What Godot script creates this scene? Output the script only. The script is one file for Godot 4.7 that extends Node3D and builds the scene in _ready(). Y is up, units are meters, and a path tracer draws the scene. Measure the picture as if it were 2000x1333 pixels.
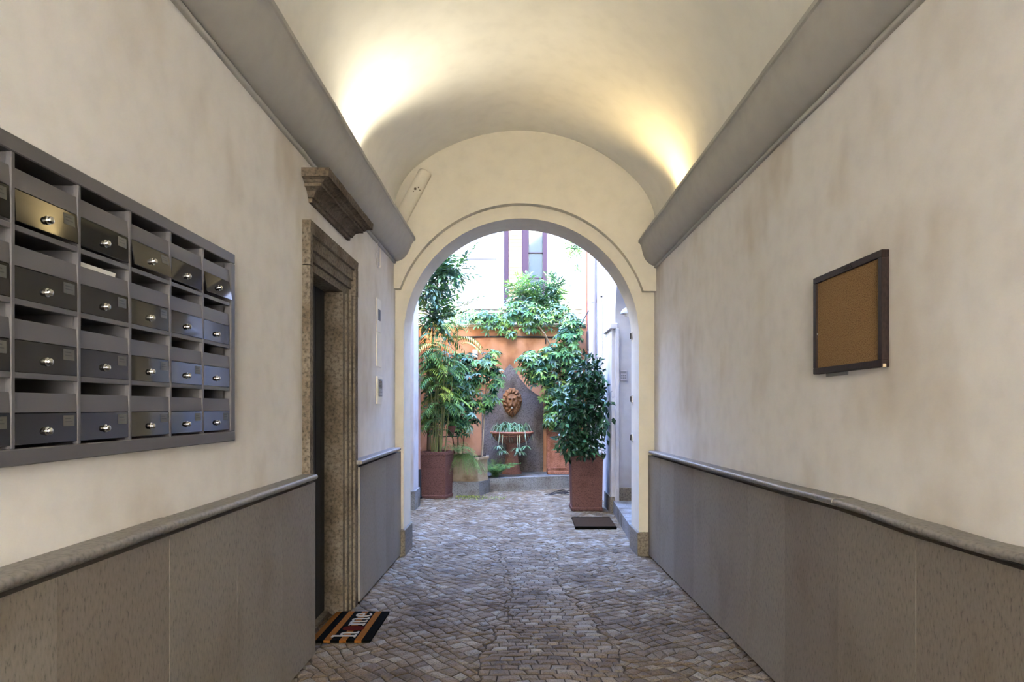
extends Node3D
# A vaulted entrance passage that opens through an arch onto a small planted courtyard.
# Depth d runs away from the camera: z = -d. The camera stands at (0, 1.5, 0).

var M := {}
var rng := RandomNumberGenerator.new()
var used_names := {}

# ------------------------------------------------------------------ mesh collector
class MB:
	var v := PackedVector3Array()
	var n := PackedVector3Array()
	var c := PackedColorArray()
	var u := PackedVector2Array()
	var col := Color(1, 1, 1)
	var has_uv := false
	func put(a: Vector3, na: Vector3) -> void:
		v.append(a); n.append(na); c.append(col)
	func tri(a: Vector3, b: Vector3, d: Vector3) -> void: # counter-clockwise seen from outside
		var q := (b - a).cross(d - a)
		if q.length_squared() < 1e-16: return
		q = q.normalized()
		put(a, q); put(d, q); put(b, q)
	func trin(a: Vector3, b: Vector3, d: Vector3, na: Vector3, nb: Vector3, nd: Vector3) -> void:
		put(a, na); put(d, nd); put(b, nb)
	func quad(a: Vector3, b: Vector3, d: Vector3, e: Vector3) -> void:
		tri(a, b, d); tri(a, d, e)
	func quad_uv(a: Vector3, b: Vector3, d: Vector3, e: Vector3) -> void: # uv 0..1, a is bottom left
		has_uv = true
		quad(a, b, d, e)
		for w in [Vector2(0, 1), Vector2(1, 0), Vector2(1, 1), Vector2(0, 1), Vector2(0, 0), Vector2(1, 0)]: u.append(w)
	func box(lo: Vector3, hi: Vector3) -> void:
		hexa([Vector3(lo.x, lo.y, lo.z), Vector3(hi.x, lo.y, lo.z), Vector3(hi.x, lo.y, hi.z), Vector3(lo.x, lo.y, hi.z),
			Vector3(lo.x, hi.y, lo.z), Vector3(hi.x, hi.y, lo.z), Vector3(hi.x, hi.y, hi.z), Vector3(lo.x, hi.y, hi.z)])
	func hexa(p: Array) -> void: # bottom ring 0..3 (-z-x, -z+x, +z+x, +z-x), top ring 4..7
		quad(p[0], p[1], p[2], p[3]); quad(p[7], p[6], p[5], p[4])
		quad(p[3], p[2], p[6], p[7]); quad(p[1], p[0], p[4], p[5])
		quad(p[2], p[1], p[5], p[6]); quad(p[0], p[3], p[7], p[4])
	func cbox(lo: Vector3, hi: Vector3, k: float) -> void: # box with chamfered edges
		k = minf(k, 0.45 * minf(hi.x - lo.x, minf(hi.y - lo.y, hi.z - lo.z)))
		var mid := (lo + hi) / 2.0
		var h := (hi - lo) / 2.0
		var f := func(s: Vector3, axis: int) -> Vector3:
			var e := Vector3(h.x - k, h.y - k, h.z - k)
			e[axis] = h[axis]
			return mid + Vector3(s.x * e.x, s.y * e.y, s.z * e.z)
		for axis in 3:
			var a1 := (axis + 1) % 3
			var a2 := (axis + 2) % 3
			for s in [-1.0, 1.0]:
				var r := []
				for t in [[-1, -1], [1, -1], [1, 1], [-1, 1]]:
					var q := Vector3()
					q[axis] = s; q[a1] = t[0]; q[a2] = t[1]
					r.append(f.call(q, axis))
				if s > 0: quad(r[0], r[1], r[2], r[3])
				else: quad(r[3], r[2], r[1], r[0])
			for s1 in [-1.0, 1.0]: # edges along this axis
				for s2 in [-1.0, 1.0]:
					var qa := Vector3(); var qb := Vector3()
					qa[axis] = -1; qb[axis] = 1
					qa[a1] = s1; qb[a1] = s1; qa[a2] = s2; qb[a2] = s2
					var p0: Vector3 = f.call(qa, a1)
					var p1: Vector3 = f.call(qb, a1)
					var p2: Vector3 = f.call(qb, a2)
					var p3: Vector3 = f.call(qa, a2)
					if s1 * s2 > 0: quad(p0, p3, p2, p1)
					else: quad(p0, p1, p2, p3)
		for sx in [-1.0, 1.0]:
			for sy in [-1.0, 1.0]:
				for sz in [-1.0, 1.0]:
					var s := Vector3(sx, sy, sz)
					var a: Vector3 = f.call(s, 0)
					var b: Vector3 = f.call(s, 1)
					var e: Vector3 = f.call(s, 2)
					if sx * sy * sz > 0: tri(a, b, e)
					else: tri(a, e, b)
	func prism(poly: PackedVector2Array, o: Vector3, ax: Vector3, ay: Vector3, az: Vector3) -> void:
		# poly in the plane (ax, ay) from o, pushed along az (ax x ay points along az)
		if Geometry2D.is_polygon_clockwise(poly): poly.reverse()
		if ax.cross(ay).dot(az) < 0:
			o += az; az = -az
		var ids := Geometry2D.triangulate_polygon(poly)
		for i in range(0, ids.size(), 3):
			var a := poly[ids[i]]; var b := poly[ids[i + 1]]; var e := poly[ids[i + 2]]
			if (b - a).cross(e - a) < 0:
				var t := b; b = e; e = t
			var A := o + ax * a.x + ay * a.y
			var B := o + ax * b.x + ay * b.y
			var E := o + ax * e.x + ay * e.y
			tri(A + az, B + az, E + az); tri(A, E, B)
		for i in poly.size():
			var a := poly[i]; var b := poly[(i + 1) % poly.size()]
			var A := o + ax * a.x + ay * a.y
			var B := o + ax * b.x + ay * b.y
			quad(A, B, B + az, A + az)
	func grid(rows: Array, flip := false, wrap := false) -> void: # smooth sheet through rows of points
		var h: int = rows.size()
		var w: int = rows[0].size()
		var nn := []
		for i in h:
			var r := PackedVector3Array()
			for j in w:
				var up: Vector3 = rows[mini(i + 1, h - 1)][j] - rows[maxi(i - 1, 0)][j]
				var jl := (j - 1 + w) % w if wrap else maxi(j - 1, 0)
				var jr := (j + 1) % w if wrap else mini(j + 1, w - 1)
				var ac: Vector3 = rows[i][jr] - rows[i][jl]
				var q := ac.cross(up)
				if q.length_squared() < 1e-18:
					q = Vector3.UP
				r.append(-q.normalized() if flip else q.normalized())
			nn.append(r)
		for i in h - 1:
			for j in (w if wrap else w - 1):
				var k := (j + 1) % w
				var a: Vector3 = rows[i][j]; var b: Vector3 = rows[i][k]; var d: Vector3 = rows[i + 1][k]; var e: Vector3 = rows[i + 1][j]
				if flip:
					trin(a, d, b, nn[i][j], nn[i + 1][k], nn[i][k]); trin(a, e, d, nn[i][j], nn[i + 1][j], nn[i + 1][k])
				else:
					trin(a, b, d, nn[i][j], nn[i][k], nn[i + 1][k]); trin(a, d, e, nn[i][j], nn[i + 1][k], nn[i + 1][j])
	func lathe(prof: Array, o: Vector3, segs := 24) -> void: # prof: bottom to top, [r, y]; smooth; break into several calls for edges
		var rows := []
		for p in prof:
			var r := PackedVector3Array()
			for j in segs:
				var a := TAU * j / segs
				r.append(o + Vector3(cos(a) * p[0], p[1], -sin(a) * p[0]))
			rows.append(r)
		grid(rows, false, true)
	func tube(path: Array, rad: Array, segs := 6, cap := true) -> void:
		var rows := []
		var side := Vector3.ZERO
		for i in path.size():
			var t: Vector3 = (path[mini(i + 1, path.size() - 1)] - path[maxi(i - 1, 0)]).normalized()
			if side == Vector3.ZERO:
				side = t.cross(Vector3.UP if absf(t.y) < 0.9 else Vector3.RIGHT).normalized()
			side = (side - t * side.dot(t)).normalized()
			var up := t.cross(side)
			var r := PackedVector3Array()
			for j in segs:
				var a := TAU * j / segs
				r.append(path[i] + (side * cos(a) + up * sin(a)) * rad[mini(i, rad.size() - 1)])
			rows.append(r)
		grid(rows, false, true)
		if cap:
			for j in segs:
				var k := (j + 1) % segs
				tri(path[0], rows[0][k], rows[0][j])
				tri(path[-1], rows[-1][j], rows[-1][k])
	func leaf(p: Vector3, dir: Vector3, up: Vector3, l: float, w: float, droop := 0.2, fold := 0.25) -> void:
		var side := dir.cross(up).normalized()
		var nrm := side.cross(dir).normalized()
		var m := p + dir * l * 0.45 - nrm * l * droop * 0.25 - nrm * w * fold * 0.5
		var tip := p + dir * l * (1.0 - droop * 0.3) - nrm * l * droop
		var a := m + side * w * 0.5 + nrm * w * fold
		var b := m - side * w * 0.5 + nrm * w * fold
		tri(p, a, m); tri(p, m, b); tri(m, a, tip); tri(m, tip, b)
	func strap(pts: Array, w: float, up := Vector3.UP) -> void: # a long narrow leaf
		for i in pts.size() - 1:
			var t0: float = 1.0 - pow(absf(2.0 * i / (pts.size() - 1.0) - 0.8), 2.0) * 0.6
			var t1: float = 1.0 - pow(absf(2.0 * (i + 1) / (pts.size() - 1.0) - 0.8), 2.0) * 0.6
			if i + 1 == pts.size() - 1: t1 = 0.05
			var s: Vector3 = (pts[i + 1] - pts[i]).cross(up)
			if s.length() < 1e-6: s = Vector3.RIGHT
			s = s.normalized() * w * 0.5
			quad(pts[i] - s * t0, pts[i] + s * t0, pts[i + 1] + s * t1, pts[i + 1] - s * t1)
	func mesh() -> ArrayMesh:
		var a := []
		a.resize(Mesh.ARRAY_MAX)
		a[Mesh.ARRAY_VERTEX] = v; a[Mesh.ARRAY_NORMAL] = n; a[Mesh.ARRAY_COLOR] = c
		if has_uv and u.size() == v.size(): a[Mesh.ARRAY_TEX_UV] = u
		var m := ArrayMesh.new()
		m.add_surface_from_arrays(Mesh.PRIMITIVE_TRIANGLES, a)
		return m

# ------------------------------------------------------------------ scene helpers
func numbered(called: String) -> String:
	var k: int = used_names.get(called, 0)
	used_names[called] = k + 1
	return called if k == 0 else "%s_%03d" % [called, k]

func part(mb, called: String, m: Material, parent: Node, label := "") -> MeshInstance3D:
	var o := MeshInstance3D.new()
	o.mesh = mb if mb is Mesh else mb.mesh()
	o.material_override = m
	o.name = called
	parent.add_child(o, true)
	if label: o.set_meta("label", label)
	return o

func tag(o: Node, label: String, category := "", group := "", kind := "") -> Node:
	o.set_meta("label", label)
	if category: o.set_meta("category", category)
	if group: o.set_meta("group", group)
	if kind: o.set_meta("kind", kind)
	return o

func thing(called: String, label: String, category: String, at := Vector3.ZERO, turn := 0.0, group := "") -> Node3D:
	var o := Node3D.new()
	o.name = numbered(called)
	add_child(o)
	o.position = at
	o.rotation.y = turn
	tag(o, label, category, group)
	return o

func struct(called: String, label: String, mb, m: Material) -> Node3D:
	var o: Node3D
	if mb == null:
		o = Node3D.new(); o.name = called; add_child(o)
	else:
		o = part(mb, called, m, self)
	o.set_meta("kind", "structure")
	o.set_meta("label", label)
	return o

func V(x: float, y: float, d: float) -> Vector3:
	return Vector3(x, y, -d)

func floor_y(d: float) -> float: # the passage falls gently towards the courtyard, which is level
	return -0.02 * clampf(d, -6.0, 8.1)

func rnd(a: float, b: float) -> float:
	return rng.randf_range(a, b)

# ------------------------------------------------------------------ materials
func noise_tex(freq: float, oct: int, stops: Array, size := 512, type := FastNoiseLite.TYPE_SIMPLEX_SMOOTH, sd := 1, gain := 0.5) -> NoiseTexture2D:
	var f := FastNoiseLite.new()
	f.noise_type = type
	f.frequency = freq
	f.fractal_octaves = oct
	f.fractal_gain = gain
	f.seed = sd
	if type == FastNoiseLite.TYPE_CELLULAR:
		f.cellular_return_type = FastNoiseLite.RETURN_DISTANCE
	var t := NoiseTexture2D.new()
	t.width = size; t.height = size
	t.seamless = true
	t.noise = f
	if stops:
		var g := Gradient.new()
		var offs := PackedFloat32Array(); var cols := PackedColorArray()
		for s in stops:
			offs.append(s[0]); cols.append(s[1])
		g.offsets = offs; g.colors = cols
		t.color_ramp = g
	return t

func G(x: float) -> Color: return Color(x, x, x)

func mat(name: String, color: Color, rough: float, tex: Texture2D = null, scale := Vector3.ONE, bump: Texture2D = null, bump_cm := 0.3, spec := 0.5) -> StandardMaterial3D:
	var m := StandardMaterial3D.new()
	m.resource_name = name
	m.albedo_color = color
	m.roughness = rough
	m.metallic_specular = spec
	if tex or bump:
		m.uv1_triplanar = true
		m.uv1_world_triplanar = true
		m.uv1_scale = scale
		m.uv1_triplanar_sharpness = 4.0
	if tex: m.albedo_texture = tex
	if bump:
		m.heightmap_enabled = true
		m.heightmap_texture = bump
		m.heightmap_scale = bump_cm
	M[name] = m
	return m

func stain(m: StandardMaterial3D, tex: Texture2D, scale: Vector3) -> void: # a second, coarser pattern multiplied over the first
	m.detail_enabled = true
	m.detail_albedo = tex
	m.detail_blend_mode = BaseMaterial3D.BLEND_MODE_MUL
	m.detail_uv_layer = BaseMaterial3D.DETAIL_UV_2
	m.uv2_triplanar = true
	m.uv2_world_triplanar = true
	m.uv2_scale = scale

func leafmat(name: String, color: Color, rough: float, back: Color) -> StandardMaterial3D:
	var m := StandardMaterial3D.new()
	m.resource_name = name
	m.albedo_color = color
	m.vertex_color_use_as_albedo = true
	m.roughness = rough
	m.metallic_specular = 0.22
	m.cull_mode = BaseMaterial3D.CULL_DISABLED
	m.backlight_enabled = true
	m.backlight = back
	M[name] = m
	return m

func make_materials() -> void:
	var t_fine := noise_tex(0.02, 5, [[0.0, G(0.955)], [0.5, G(0.985)], [1.0, G(1.0)]])
	var t_blot := noise_tex(0.006, 4, [[0.0, Color(0.88, 0.85, 0.805)], [0.25, Color(0.96, 0.948, 0.93)], [0.40, Color(0.992, 0.988, 0.983)], [1.0, G(1.0)]], 512, FastNoiseLite.TYPE_SIMPLEX_SMOOTH, 7)
	var t_bump := noise_tex(0.012, 5, [], 512, FastNoiseLite.TYPE_SIMPLEX_SMOOTH, 3)
	var t_grit := noise_tex(0.06, 4, [[0.0, G(0.62)], [0.45, G(0.9)], [1.0, G(1.0)]], 512, FastNoiseLite.TYPE_SIMPLEX_SMOOTH, 5)
	var t_pits := noise_tex(0.035, 4, [[0.0, G(0.55)], [0.34, G(0.82)], [0.5, G(0.92)], [0.75, G(0.98)], [1.0, G(1.0)]], 512, FastNoiseLite.TYPE_SIMPLEX_SMOOTH, 11, 0.65)
	var t_streak := noise_tex(0.028, 5, [[0.0, G(0.55)], [0.18, G(0.78)], [0.28, G(0.91)], [0.5, G(0.96)], [0.8, G(1.0)], [1.0, G(1.0)]], 1024, FastNoiseLite.TYPE_SIMPLEX_SMOOTH, 13, 0.6)
	var t_dirt := noise_tex(0.008, 5, [[0.0, Color(0.66, 0.62, 0.57)], [0.4, Color(0.9, 0.88, 0.85)], [0.6, G(0.98)], [1.0, G(1.0)]], 512, FastNoiseLite.TYPE_SIMPLEX_SMOOTH, 17)
	var t_cork := noise_tex(0.09, 4, [[0.0, Color(0.45, 0.38, 0.30)], [0.45, Color(0.86, 0.83, 0.78)], [1.0, Color(1, 1, 1)]], 512, FastNoiseLite.TYPE_SIMPLEX_SMOOTH, 19, 0.7)
	var t_wood := noise_tex(0.03, 4, [[0.0, G(0.55)], [0.5, G(0.85)], [1.0, G(1.0)]], 512, FastNoiseLite.TYPE_SIMPLEX_SMOOTH, 23)
	var m
	m = mat("plaster", Color(0.825, 0.815, 0.795), 0.85, t_fine, Vector3.ONE * 0.5, t_bump, 0.06, 0.3)
	stain(m, t_blot, Vector3(0.30, 0.19, 0.30))
	m = mat("vault_plaster", Color(0.865, 0.855, 0.815), 0.85, t_fine, Vector3.ONE * 0.4, t_bump, 0.03, 0.3)
	m = mat("arch_plaster_shaded", Color(0.755, 0.73, 0.66), 0.85, t_fine, Vector3.ONE * 0.4, t_bump, 0.03, 0.3)  # yellower vault plaster, darkened so the end wall's dimmer light is in its colour
	mat("cornice_plaster", Color(0.65, 0.64, 0.61), 0.7, t_fine, Vector3.ONE * 0.6, t_bump, 0.12, 0.35)
	for k in 3: # slabs cut from slightly different stone
		m = mat("dado_stone_%d" % k, [Color(0.485, 0.46, 0.415), Color(0.465, 0.438, 0.395), Color(0.50, 0.478, 0.435)][k], 0.5, t_streak, Vector3(2.3, 0.75, 2.3), t_streak, 0.02, 0.4)
		m.uv1_offset = Vector3(0.31, 0.17, 0.43) * k
		stain(m, t_blot, Vector3(0.5, 0.3, 0.5))
	m = mat("rail_stone", Color(0.51, 0.49, 0.46), 0.42, t_grit, Vector3.ONE * 1.2, t_grit, 0.08, 0.5)
	m = mat("door_stone", Color(0.465, 0.43, 0.375), 0.9, t_pits, Vector3.ONE * 1.6, t_pits, 0.4, 0.3)
	stain(m, t_dirt, Vector3.ONE * 0.5)
	m = mat("hood_stone", Color(0.42, 0.38, 0.325), 0.92, t_pits, Vector3.ONE * 1.3, t_pits, 0.35, 0.3)
	stain(m, t_dirt, Vector3.ONE * 0.6)
	m = mat("plinth_stone", Color(0.46, 0.43, 0.38), 0.85, t_pits, Vector3.ONE * 1.5, t_pits, 0.5, 0.3)
	mat("joint_dirt", Color(0.285, 0.24, 0.185), 0.95, t_grit, Vector3.ONE * 3.0, t_grit, 0.3, 0.2)
	m = mat("cobble", Color(1, 1, 1), 0.72, t_grit, Vector3.ONE * 2.2, t_grit, 0.15, 0.22)
	m.vertex_color_use_as_albedo = true
	stain(m, t_dirt, Vector3(0.35, 0.35, 0.35))
	mat("door_wood", Color(0.055, 0.043, 0.036), 0.8, t_wood, Vector3(3, 0.4, 3))
	mat("box_grey", Color(0.315, 0.308, 0.31), 0.45)
	mat("slot_black", Color(0.05, 0.05, 0.05), 0.6)
	m = mat("smoked_acrylic", Color(0.075, 0.073, 0.068), 0.05, null, Vector3.ONE, null, 0.0, 0.62)
	m = mat("chrome", Color(0.82, 0.82, 0.80), 0.16)
	m.metallic = 1.0
	mat("paper", Color(0.62, 0.61, 0.57), 0.6)
	mat("white_paper", Color(0.80, 0.80, 0.78), 0.6)
	mat("cork", Color(0.575, 0.475, 0.345), 0.9, t_cork, Vector3.ONE * 3.0, t_cork, 0.1, 0.2)
	mat("frame_brown", Color(0.165, 0.115, 0.10), 0.55, t_wood, Vector3(5, 2, 5), null, 0.0, 0.3)
	mat("chipped_wood", Color(0.68, 0.60, 0.47), 0.8)
	mat("mat_black", Color(0.055, 0.06, 0.05), 1.0, t_cork, Vector3.ONE * 5.0, t_cork, 0.6, 0.1)
	mat("mat_tan", Color(0.53, 0.345, 0.165), 1.0, t_cork, Vector3.ONE * 5.0, t_cork, 0.6, 0.1)
	mat("mat_white", Color(0.55, 0.52, 0.47), 1.0)
	mat("mat_red", Color(0.30, 0.09, 0.06), 1.0, t_cork, Vector3.ONE * 5.0, t_cork, 0.6, 0.1)
	mat("mat_brown", Color(0.235, 0.19, 0.15), 1.0, t_cork, Vector3.ONE * 4.0, t_cork, 0.7, 0.1)
	mat("white_plastic", Color(0.80, 0.78, 0.73), 0.5)
	mat("grey_plastic", Color(0.42, 0.42, 0.42), 0.45)
	mat("steel", Color(0.60, 0.60, 0.60), 0.35).metallic = 0.8
	mat("dark_glass", Color(0.05, 0.05, 0.055), 0.1)
	mat("lamp_body", Color(0.25, 0.25, 0.25), 0.5)
	m = mat("court_white", Color(0.69, 0.69, 0.70), 0.85, t_fine, Vector3.ONE * 0.5, t_bump, 0.2, 0.15)
	stain(m, t_blot, Vector3.ONE * 0.25)
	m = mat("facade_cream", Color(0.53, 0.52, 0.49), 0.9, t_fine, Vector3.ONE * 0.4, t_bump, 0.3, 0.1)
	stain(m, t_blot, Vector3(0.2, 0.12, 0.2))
	mat("street_cream", Color(0.84, 0.825, 0.80), 0.9, t_fine, Vector3.ONE * 0.4)
	m = mat("orange_render", Color(0.68, 0.505, 0.385), 0.9, t_fine, Vector3.ONE * 0.6, t_bump, 0.3, 0.15)
	stain(m, t_dirt, Vector3(0.3, 0.2, 0.3))
	m = mat("grey_render", Color(0.44, 0.42, 0.415), 0.9, t_grit, Vector3.ONE * 0.8, t_bump, 0.3, 0.15)
	stain(m, t_dirt, Vector3(0.45, 0.25, 0.45))
	m = mat("kerb_stone", Color(0.52, 0.52, 0.51), 0.8, t_grit, Vector3.ONE * 1.0, t_grit, 0.2, 0.2)
	stain(m, t_dirt, Vector3.ONE * 0.5)
	m = mat("terracotta", Color(0.64, 0.44, 0.36), 0.85, t_grit, Vector3.ONE * 1.2, t_grit, 0.2, 0.15)
	stain(m, t_dirt, Vector3.ONE * 0.7)
	m = mat("terracotta_dark", Color(0.415, 0.30, 0.275), 0.85, t_grit, Vector3.ONE * 1.2, t_grit, 0.2, 0.15)
	stain(m, t_blot, Vector3.ONE * 0.7)
	m = mat("terracotta_mask", Color(0.50, 0.36, 0.25), 0.8, t_grit, Vector3.ONE * 2.0, t_grit, 0.2, 0.2)
	m = mat("terracotta_pink", Color(0.52, 0.375, 0.33), 0.85, t_grit, Vector3.ONE * 1.2, t_grit, 0.2, 0.2)
	m = mat("trough_stone", Color(0.60, 0.54, 0.45), 0.9, t_fine, Vector3.ONE * 1.0, t_bump, 0.2, 0.3)
	stain(m, t_dirt, Vector3.ONE * 0.6)
	mat("soil", Color(0.16, 0.12, 0.09), 1.0, t_grit, Vector3.ONE * 3.0, t_grit, 1.0, 0.1)
	mat("pipe_grey", Color(0.60, 0.585, 0.60), 0.55)
	mat("pipe_clay", Color(0.60, 0.47, 0.42), 0.7, t_fine, Vector3.ONE)
	mat("iron", Color(0.13, 0.125, 0.125), 0.7)
	mat("copper_pipe", Color(0.62, 0.36, 0.25), 0.5)
	mat("window_brown", Color(0.19, 0.145, 0.165), 0.7, null, Vector3.ONE, null, 0.0, 0.1)
	mat("shutter_tan", Color(0.55, 0.39, 0.30), 0.8, null, Vector3.ONE, null, 0.0, 0.1)
	mat("window_pane", Color(0.16, 0.19, 0.18), 0.06, null, Vector3.ONE, null, 0.0, 0.6)
	mat("bark", Color(0.42, 0.36, 0.27), 0.95, t_grit, Vector3.ONE * 3.0, t_grit, 0.5, 0.2)
	mat("cane", Color(0.36, 0.38, 0.20), 0.6)
	mat("twig", Color(0.16, 0.13, 0.11), 0.9)
	var bl := Color(0.32, 0.34, 0.16)
	leafmat("leaf", Color(1, 1, 1), 0.42, bl)
	leafmat("leaf_gloss", Color(1, 1, 1), 0.30, Color(0.12, 0.14, 0.06))
	M.leaf_gloss.metallic_specular = 0.38
	leafmat("leaf_soft", Color(1, 1, 1), 0.6, Color(0.5, 0.5, 0.3))

# ------------------------------------------------------------------ the passage
const XL := -1.345   # plaster face of the left wall
const XR := 1.54     # plaster face of the right wall
const END := 7.5     # proud face of the arch wall
const CAM_BACK := -4.2 # depth of the street end, behind the camera
const ARC := Vector2(0.025, 2.74)
const ARC_R := 1.806

func arch_pts(cx: float, cy: float, r: float, n: int, a0 := PI, a1 := 0.0) -> PackedVector2Array:
	var p := PackedVector2Array()
	for i in n + 1:
		var a := lerpf(a0, a1, float(i) / n)
		p.append(Vector2(cx + cos(a) * r, cy + sin(a) * r))
	return p

func build_shell() -> void:
	# floor bed, on which the cobbles lie
	var f := MB.new()
	var ds := [-10.0, 0.0, 8.1, 16.0]
	for i in 3:
		var a: float = ds[i]; var b: float = ds[i + 1]
		f.hexa([V(-4, floor_y(b) - 0.4, b), V(4, floor_y(b) - 0.4, b), V(4, floor_y(a) - 0.4, a), V(-4, floor_y(a) - 0.4, a),
			V(-4, floor_y(b) - 0.0065, b), V(4, floor_y(b) - 0.0065, b), V(4, floor_y(a) - 0.0065, a), V(-4, floor_y(a) - 0.0065, a)])
	var fl := struct("floor", "worn grey-brown cobbled floor running through passage into courtyard", f, M.joint_dirt)
	cobbles(fl)
	# walls
	var w := MB.new()
	var p := PackedVector2Array([Vector2(CAM_BACK, -0.4), Vector2(4.30, -0.4), Vector2(4.30, 2.55), Vector2(5.55, 2.55), Vector2(5.55, -0.4), Vector2(7.62, -0.4), Vector2(7.62, 4.15), Vector2(CAM_BACK, 4.15),
		Vector2(CAM_BACK, 1.8), Vector2(1.475, 1.8), Vector2(1.475, 2.19), Vector2(3.155, 2.19), Vector2(3.155, 1.368), Vector2(1.475, 1.368), Vector2(1.475, 1.7999), Vector2(CAM_BACK, 1.7999)])
	w.prism(p, Vector3(-1.9, 0, 0), Vector3(0, 0, -1), Vector3.UP, Vector3(XL + 1.9, 0, 0))
	w.box(V(-1.9, 1.3, 3.2), V(-1.68, 2.25, 1.4))
	struct("wall_left", "cream plastered left wall of passage with mailboxes and stone doorway", w, M.plaster)
	w = MB.new()
	w.box(V(XR, -0.4, 7.62), V(XR + 0.5, 4.15, CAM_BACK))
	struct("wall_right", "cream plastered right wall of passage with cork board", w, M.plaster)
	# arch wall: pilaster layer with the opening, and a proud layer above the imposts
	w = MB.new()
	p = PackedVector2Array([Vector2(-3.2, -0.4), Vector2(-3.2, 11.0), Vector2(3.2, 11.0), Vector2(3.2, -0.4), Vector2(1.368, -0.4)])
	var ar := arch_pts(0.058, 2.30, 1.31, 48, 0.0, PI)
	p.append_array(ar)
	p.append(Vector2(-1.252, -0.4))
	w.prism(p, V(0, 0, 8.1), Vector3.RIGHT, Vector3.UP, Vector3(0, 0, 0.5))
	p = PackedVector2Array([Vector2(XL - 0.02, 2.815), Vector2(XL - 0.02, 4.75), Vector2(XR + 0.02, 4.75), Vector2(XR + 0.02, 2.785)])
	var r2 := 1.42
	var s1 := asin((2.785 - 2.33) / r2)
	var s2 := PI - asin((2.815 - 2.33) / r2)
	p.append_array(arch_pts(0.056, 2.33, r2, 48, s1, s2))
	w.prism(p, V(0, 0, 7.6), Vector3.RIGHT, Vector3.UP, Vector3(0, 0, 0.1))
	struct("wall_far", "cream end wall with round arch opening onto the courtyard", w, M.arch_plaster_shaded)
	w = MB.new()
	p = PackedVector2Array([Vector2(-3.2, -0.4), Vector2(-3.2, 9.0), Vector2(3.2, 9.0), Vector2(3.2, -0.4), Vector2(1.4, -0.4)])
	p.append_array(arch_pts(0.1, 2.45, 1.3, 32, 0.0, PI))  # unseen portal, opening widened to let in more daylight
	p.append(Vector2(-1.2, -0.4))
	w.prism(p, V(0, 0, CAM_BACK), Vector3.RIGHT, Vector3.UP, Vector3(0, 0, 0.4))
	struct("wall_street", "plastered street wall with open arched portal behind the viewer", w, M.plaster)
	w = MB.new()
	w.box(V(-9, -0.4, -9.6), V(9, 9.5, -10.0))  # added out of view to send warm sunlight back through the portal
	struct("wall_added_house", "added cream house front across the street, bouncing sunlight into the passage", w, M.street_cream)
	# barrel vault
	var nz := FastNoiseLite.new(); nz.seed = 4; nz.frequency = 0.35
	w = MB.new()
	# profile: a circular segment that rounds into the walls on both sides
	var prof := []
	var blend := 0.30
	for side in [-1.0, 1.0]:
		var xw: float = XL + 0.004 if side < 0 else XR - 0.004
		var x0: float = xw - side * blend
		var a0 := acos((x0 - ARC.x) / ARC_R)
		var p0 := ARC + Vector2(cos(a0), sin(a0)) * ARC_R
		var way: Vector2 = Vector2(sin(a0), -cos(a0)) * side
		var ctl: Vector2 = p0 + way * ((xw - p0.x) / way.x)
		var p2 := Vector2(xw, ctl.y - 0.34)
		var bit := []
		for i in 13:
			var t := i / 12.0
			bit.append(p0.lerp(ctl, t).lerp(ctl.lerp(p2, t), t))
		bit.append(Vector2(xw - side * 0.001, 3.40)); bit.append(Vector2(xw + side * 0.06, 3.38))
		if side < 0:
			bit.reverse()
			prof = bit
			for i in range(1, 40):
				var a := lerpf(a0, acos((XR - 0.004 - blend - ARC.x) / ARC_R), i / 40.0)
				prof.append(ARC + Vector2(cos(a), sin(a)) * ARC_R)
		else: prof.append_array(bit)
	var inner := []; var outer := []
	var steps := 40
	for k in steps + 1:
		var d := lerpf(CAM_BACK - 0.1, 7.58, float(k) / steps)
		var r := PackedVector3Array(); var o := PackedVector3Array()
		for q in prof:
			var e := nz.get_noise_3d(q.x * 1.2, d * 0.8, q.y) * 0.012 * smoothstep(1.43, 1.1, absf(q.x - 0.1))
			r.append(V(q.x, q.y + e, d))
		for i in 33:
			var a := lerpf(PI * 0.85, PI * 0.15, i / 32.0)
			o.append(V(ARC.x + cos(a) * 2.1, ARC.y + sin(a) * 2.1, d))
		inner.append(r); outer.append(o)
	w.grid(inner, true); w.grid(outer)
	struct("ceiling", "smooth cream barrel vault over the passage", w, M.vault_plaster)
	# the ovolo cornices that hide the uplights
	cornice("trim_1", "grey-white rounded plaster cornice along the left wall below the vault", XL, 1.0, -1.108, 3.085, 3.365, 11)
	cornice("trim_2", "grey-white rounded plaster cornice along the right wall below the vault", XR, -1.0, 1.342, 3.035, 3.34, 12)

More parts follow.
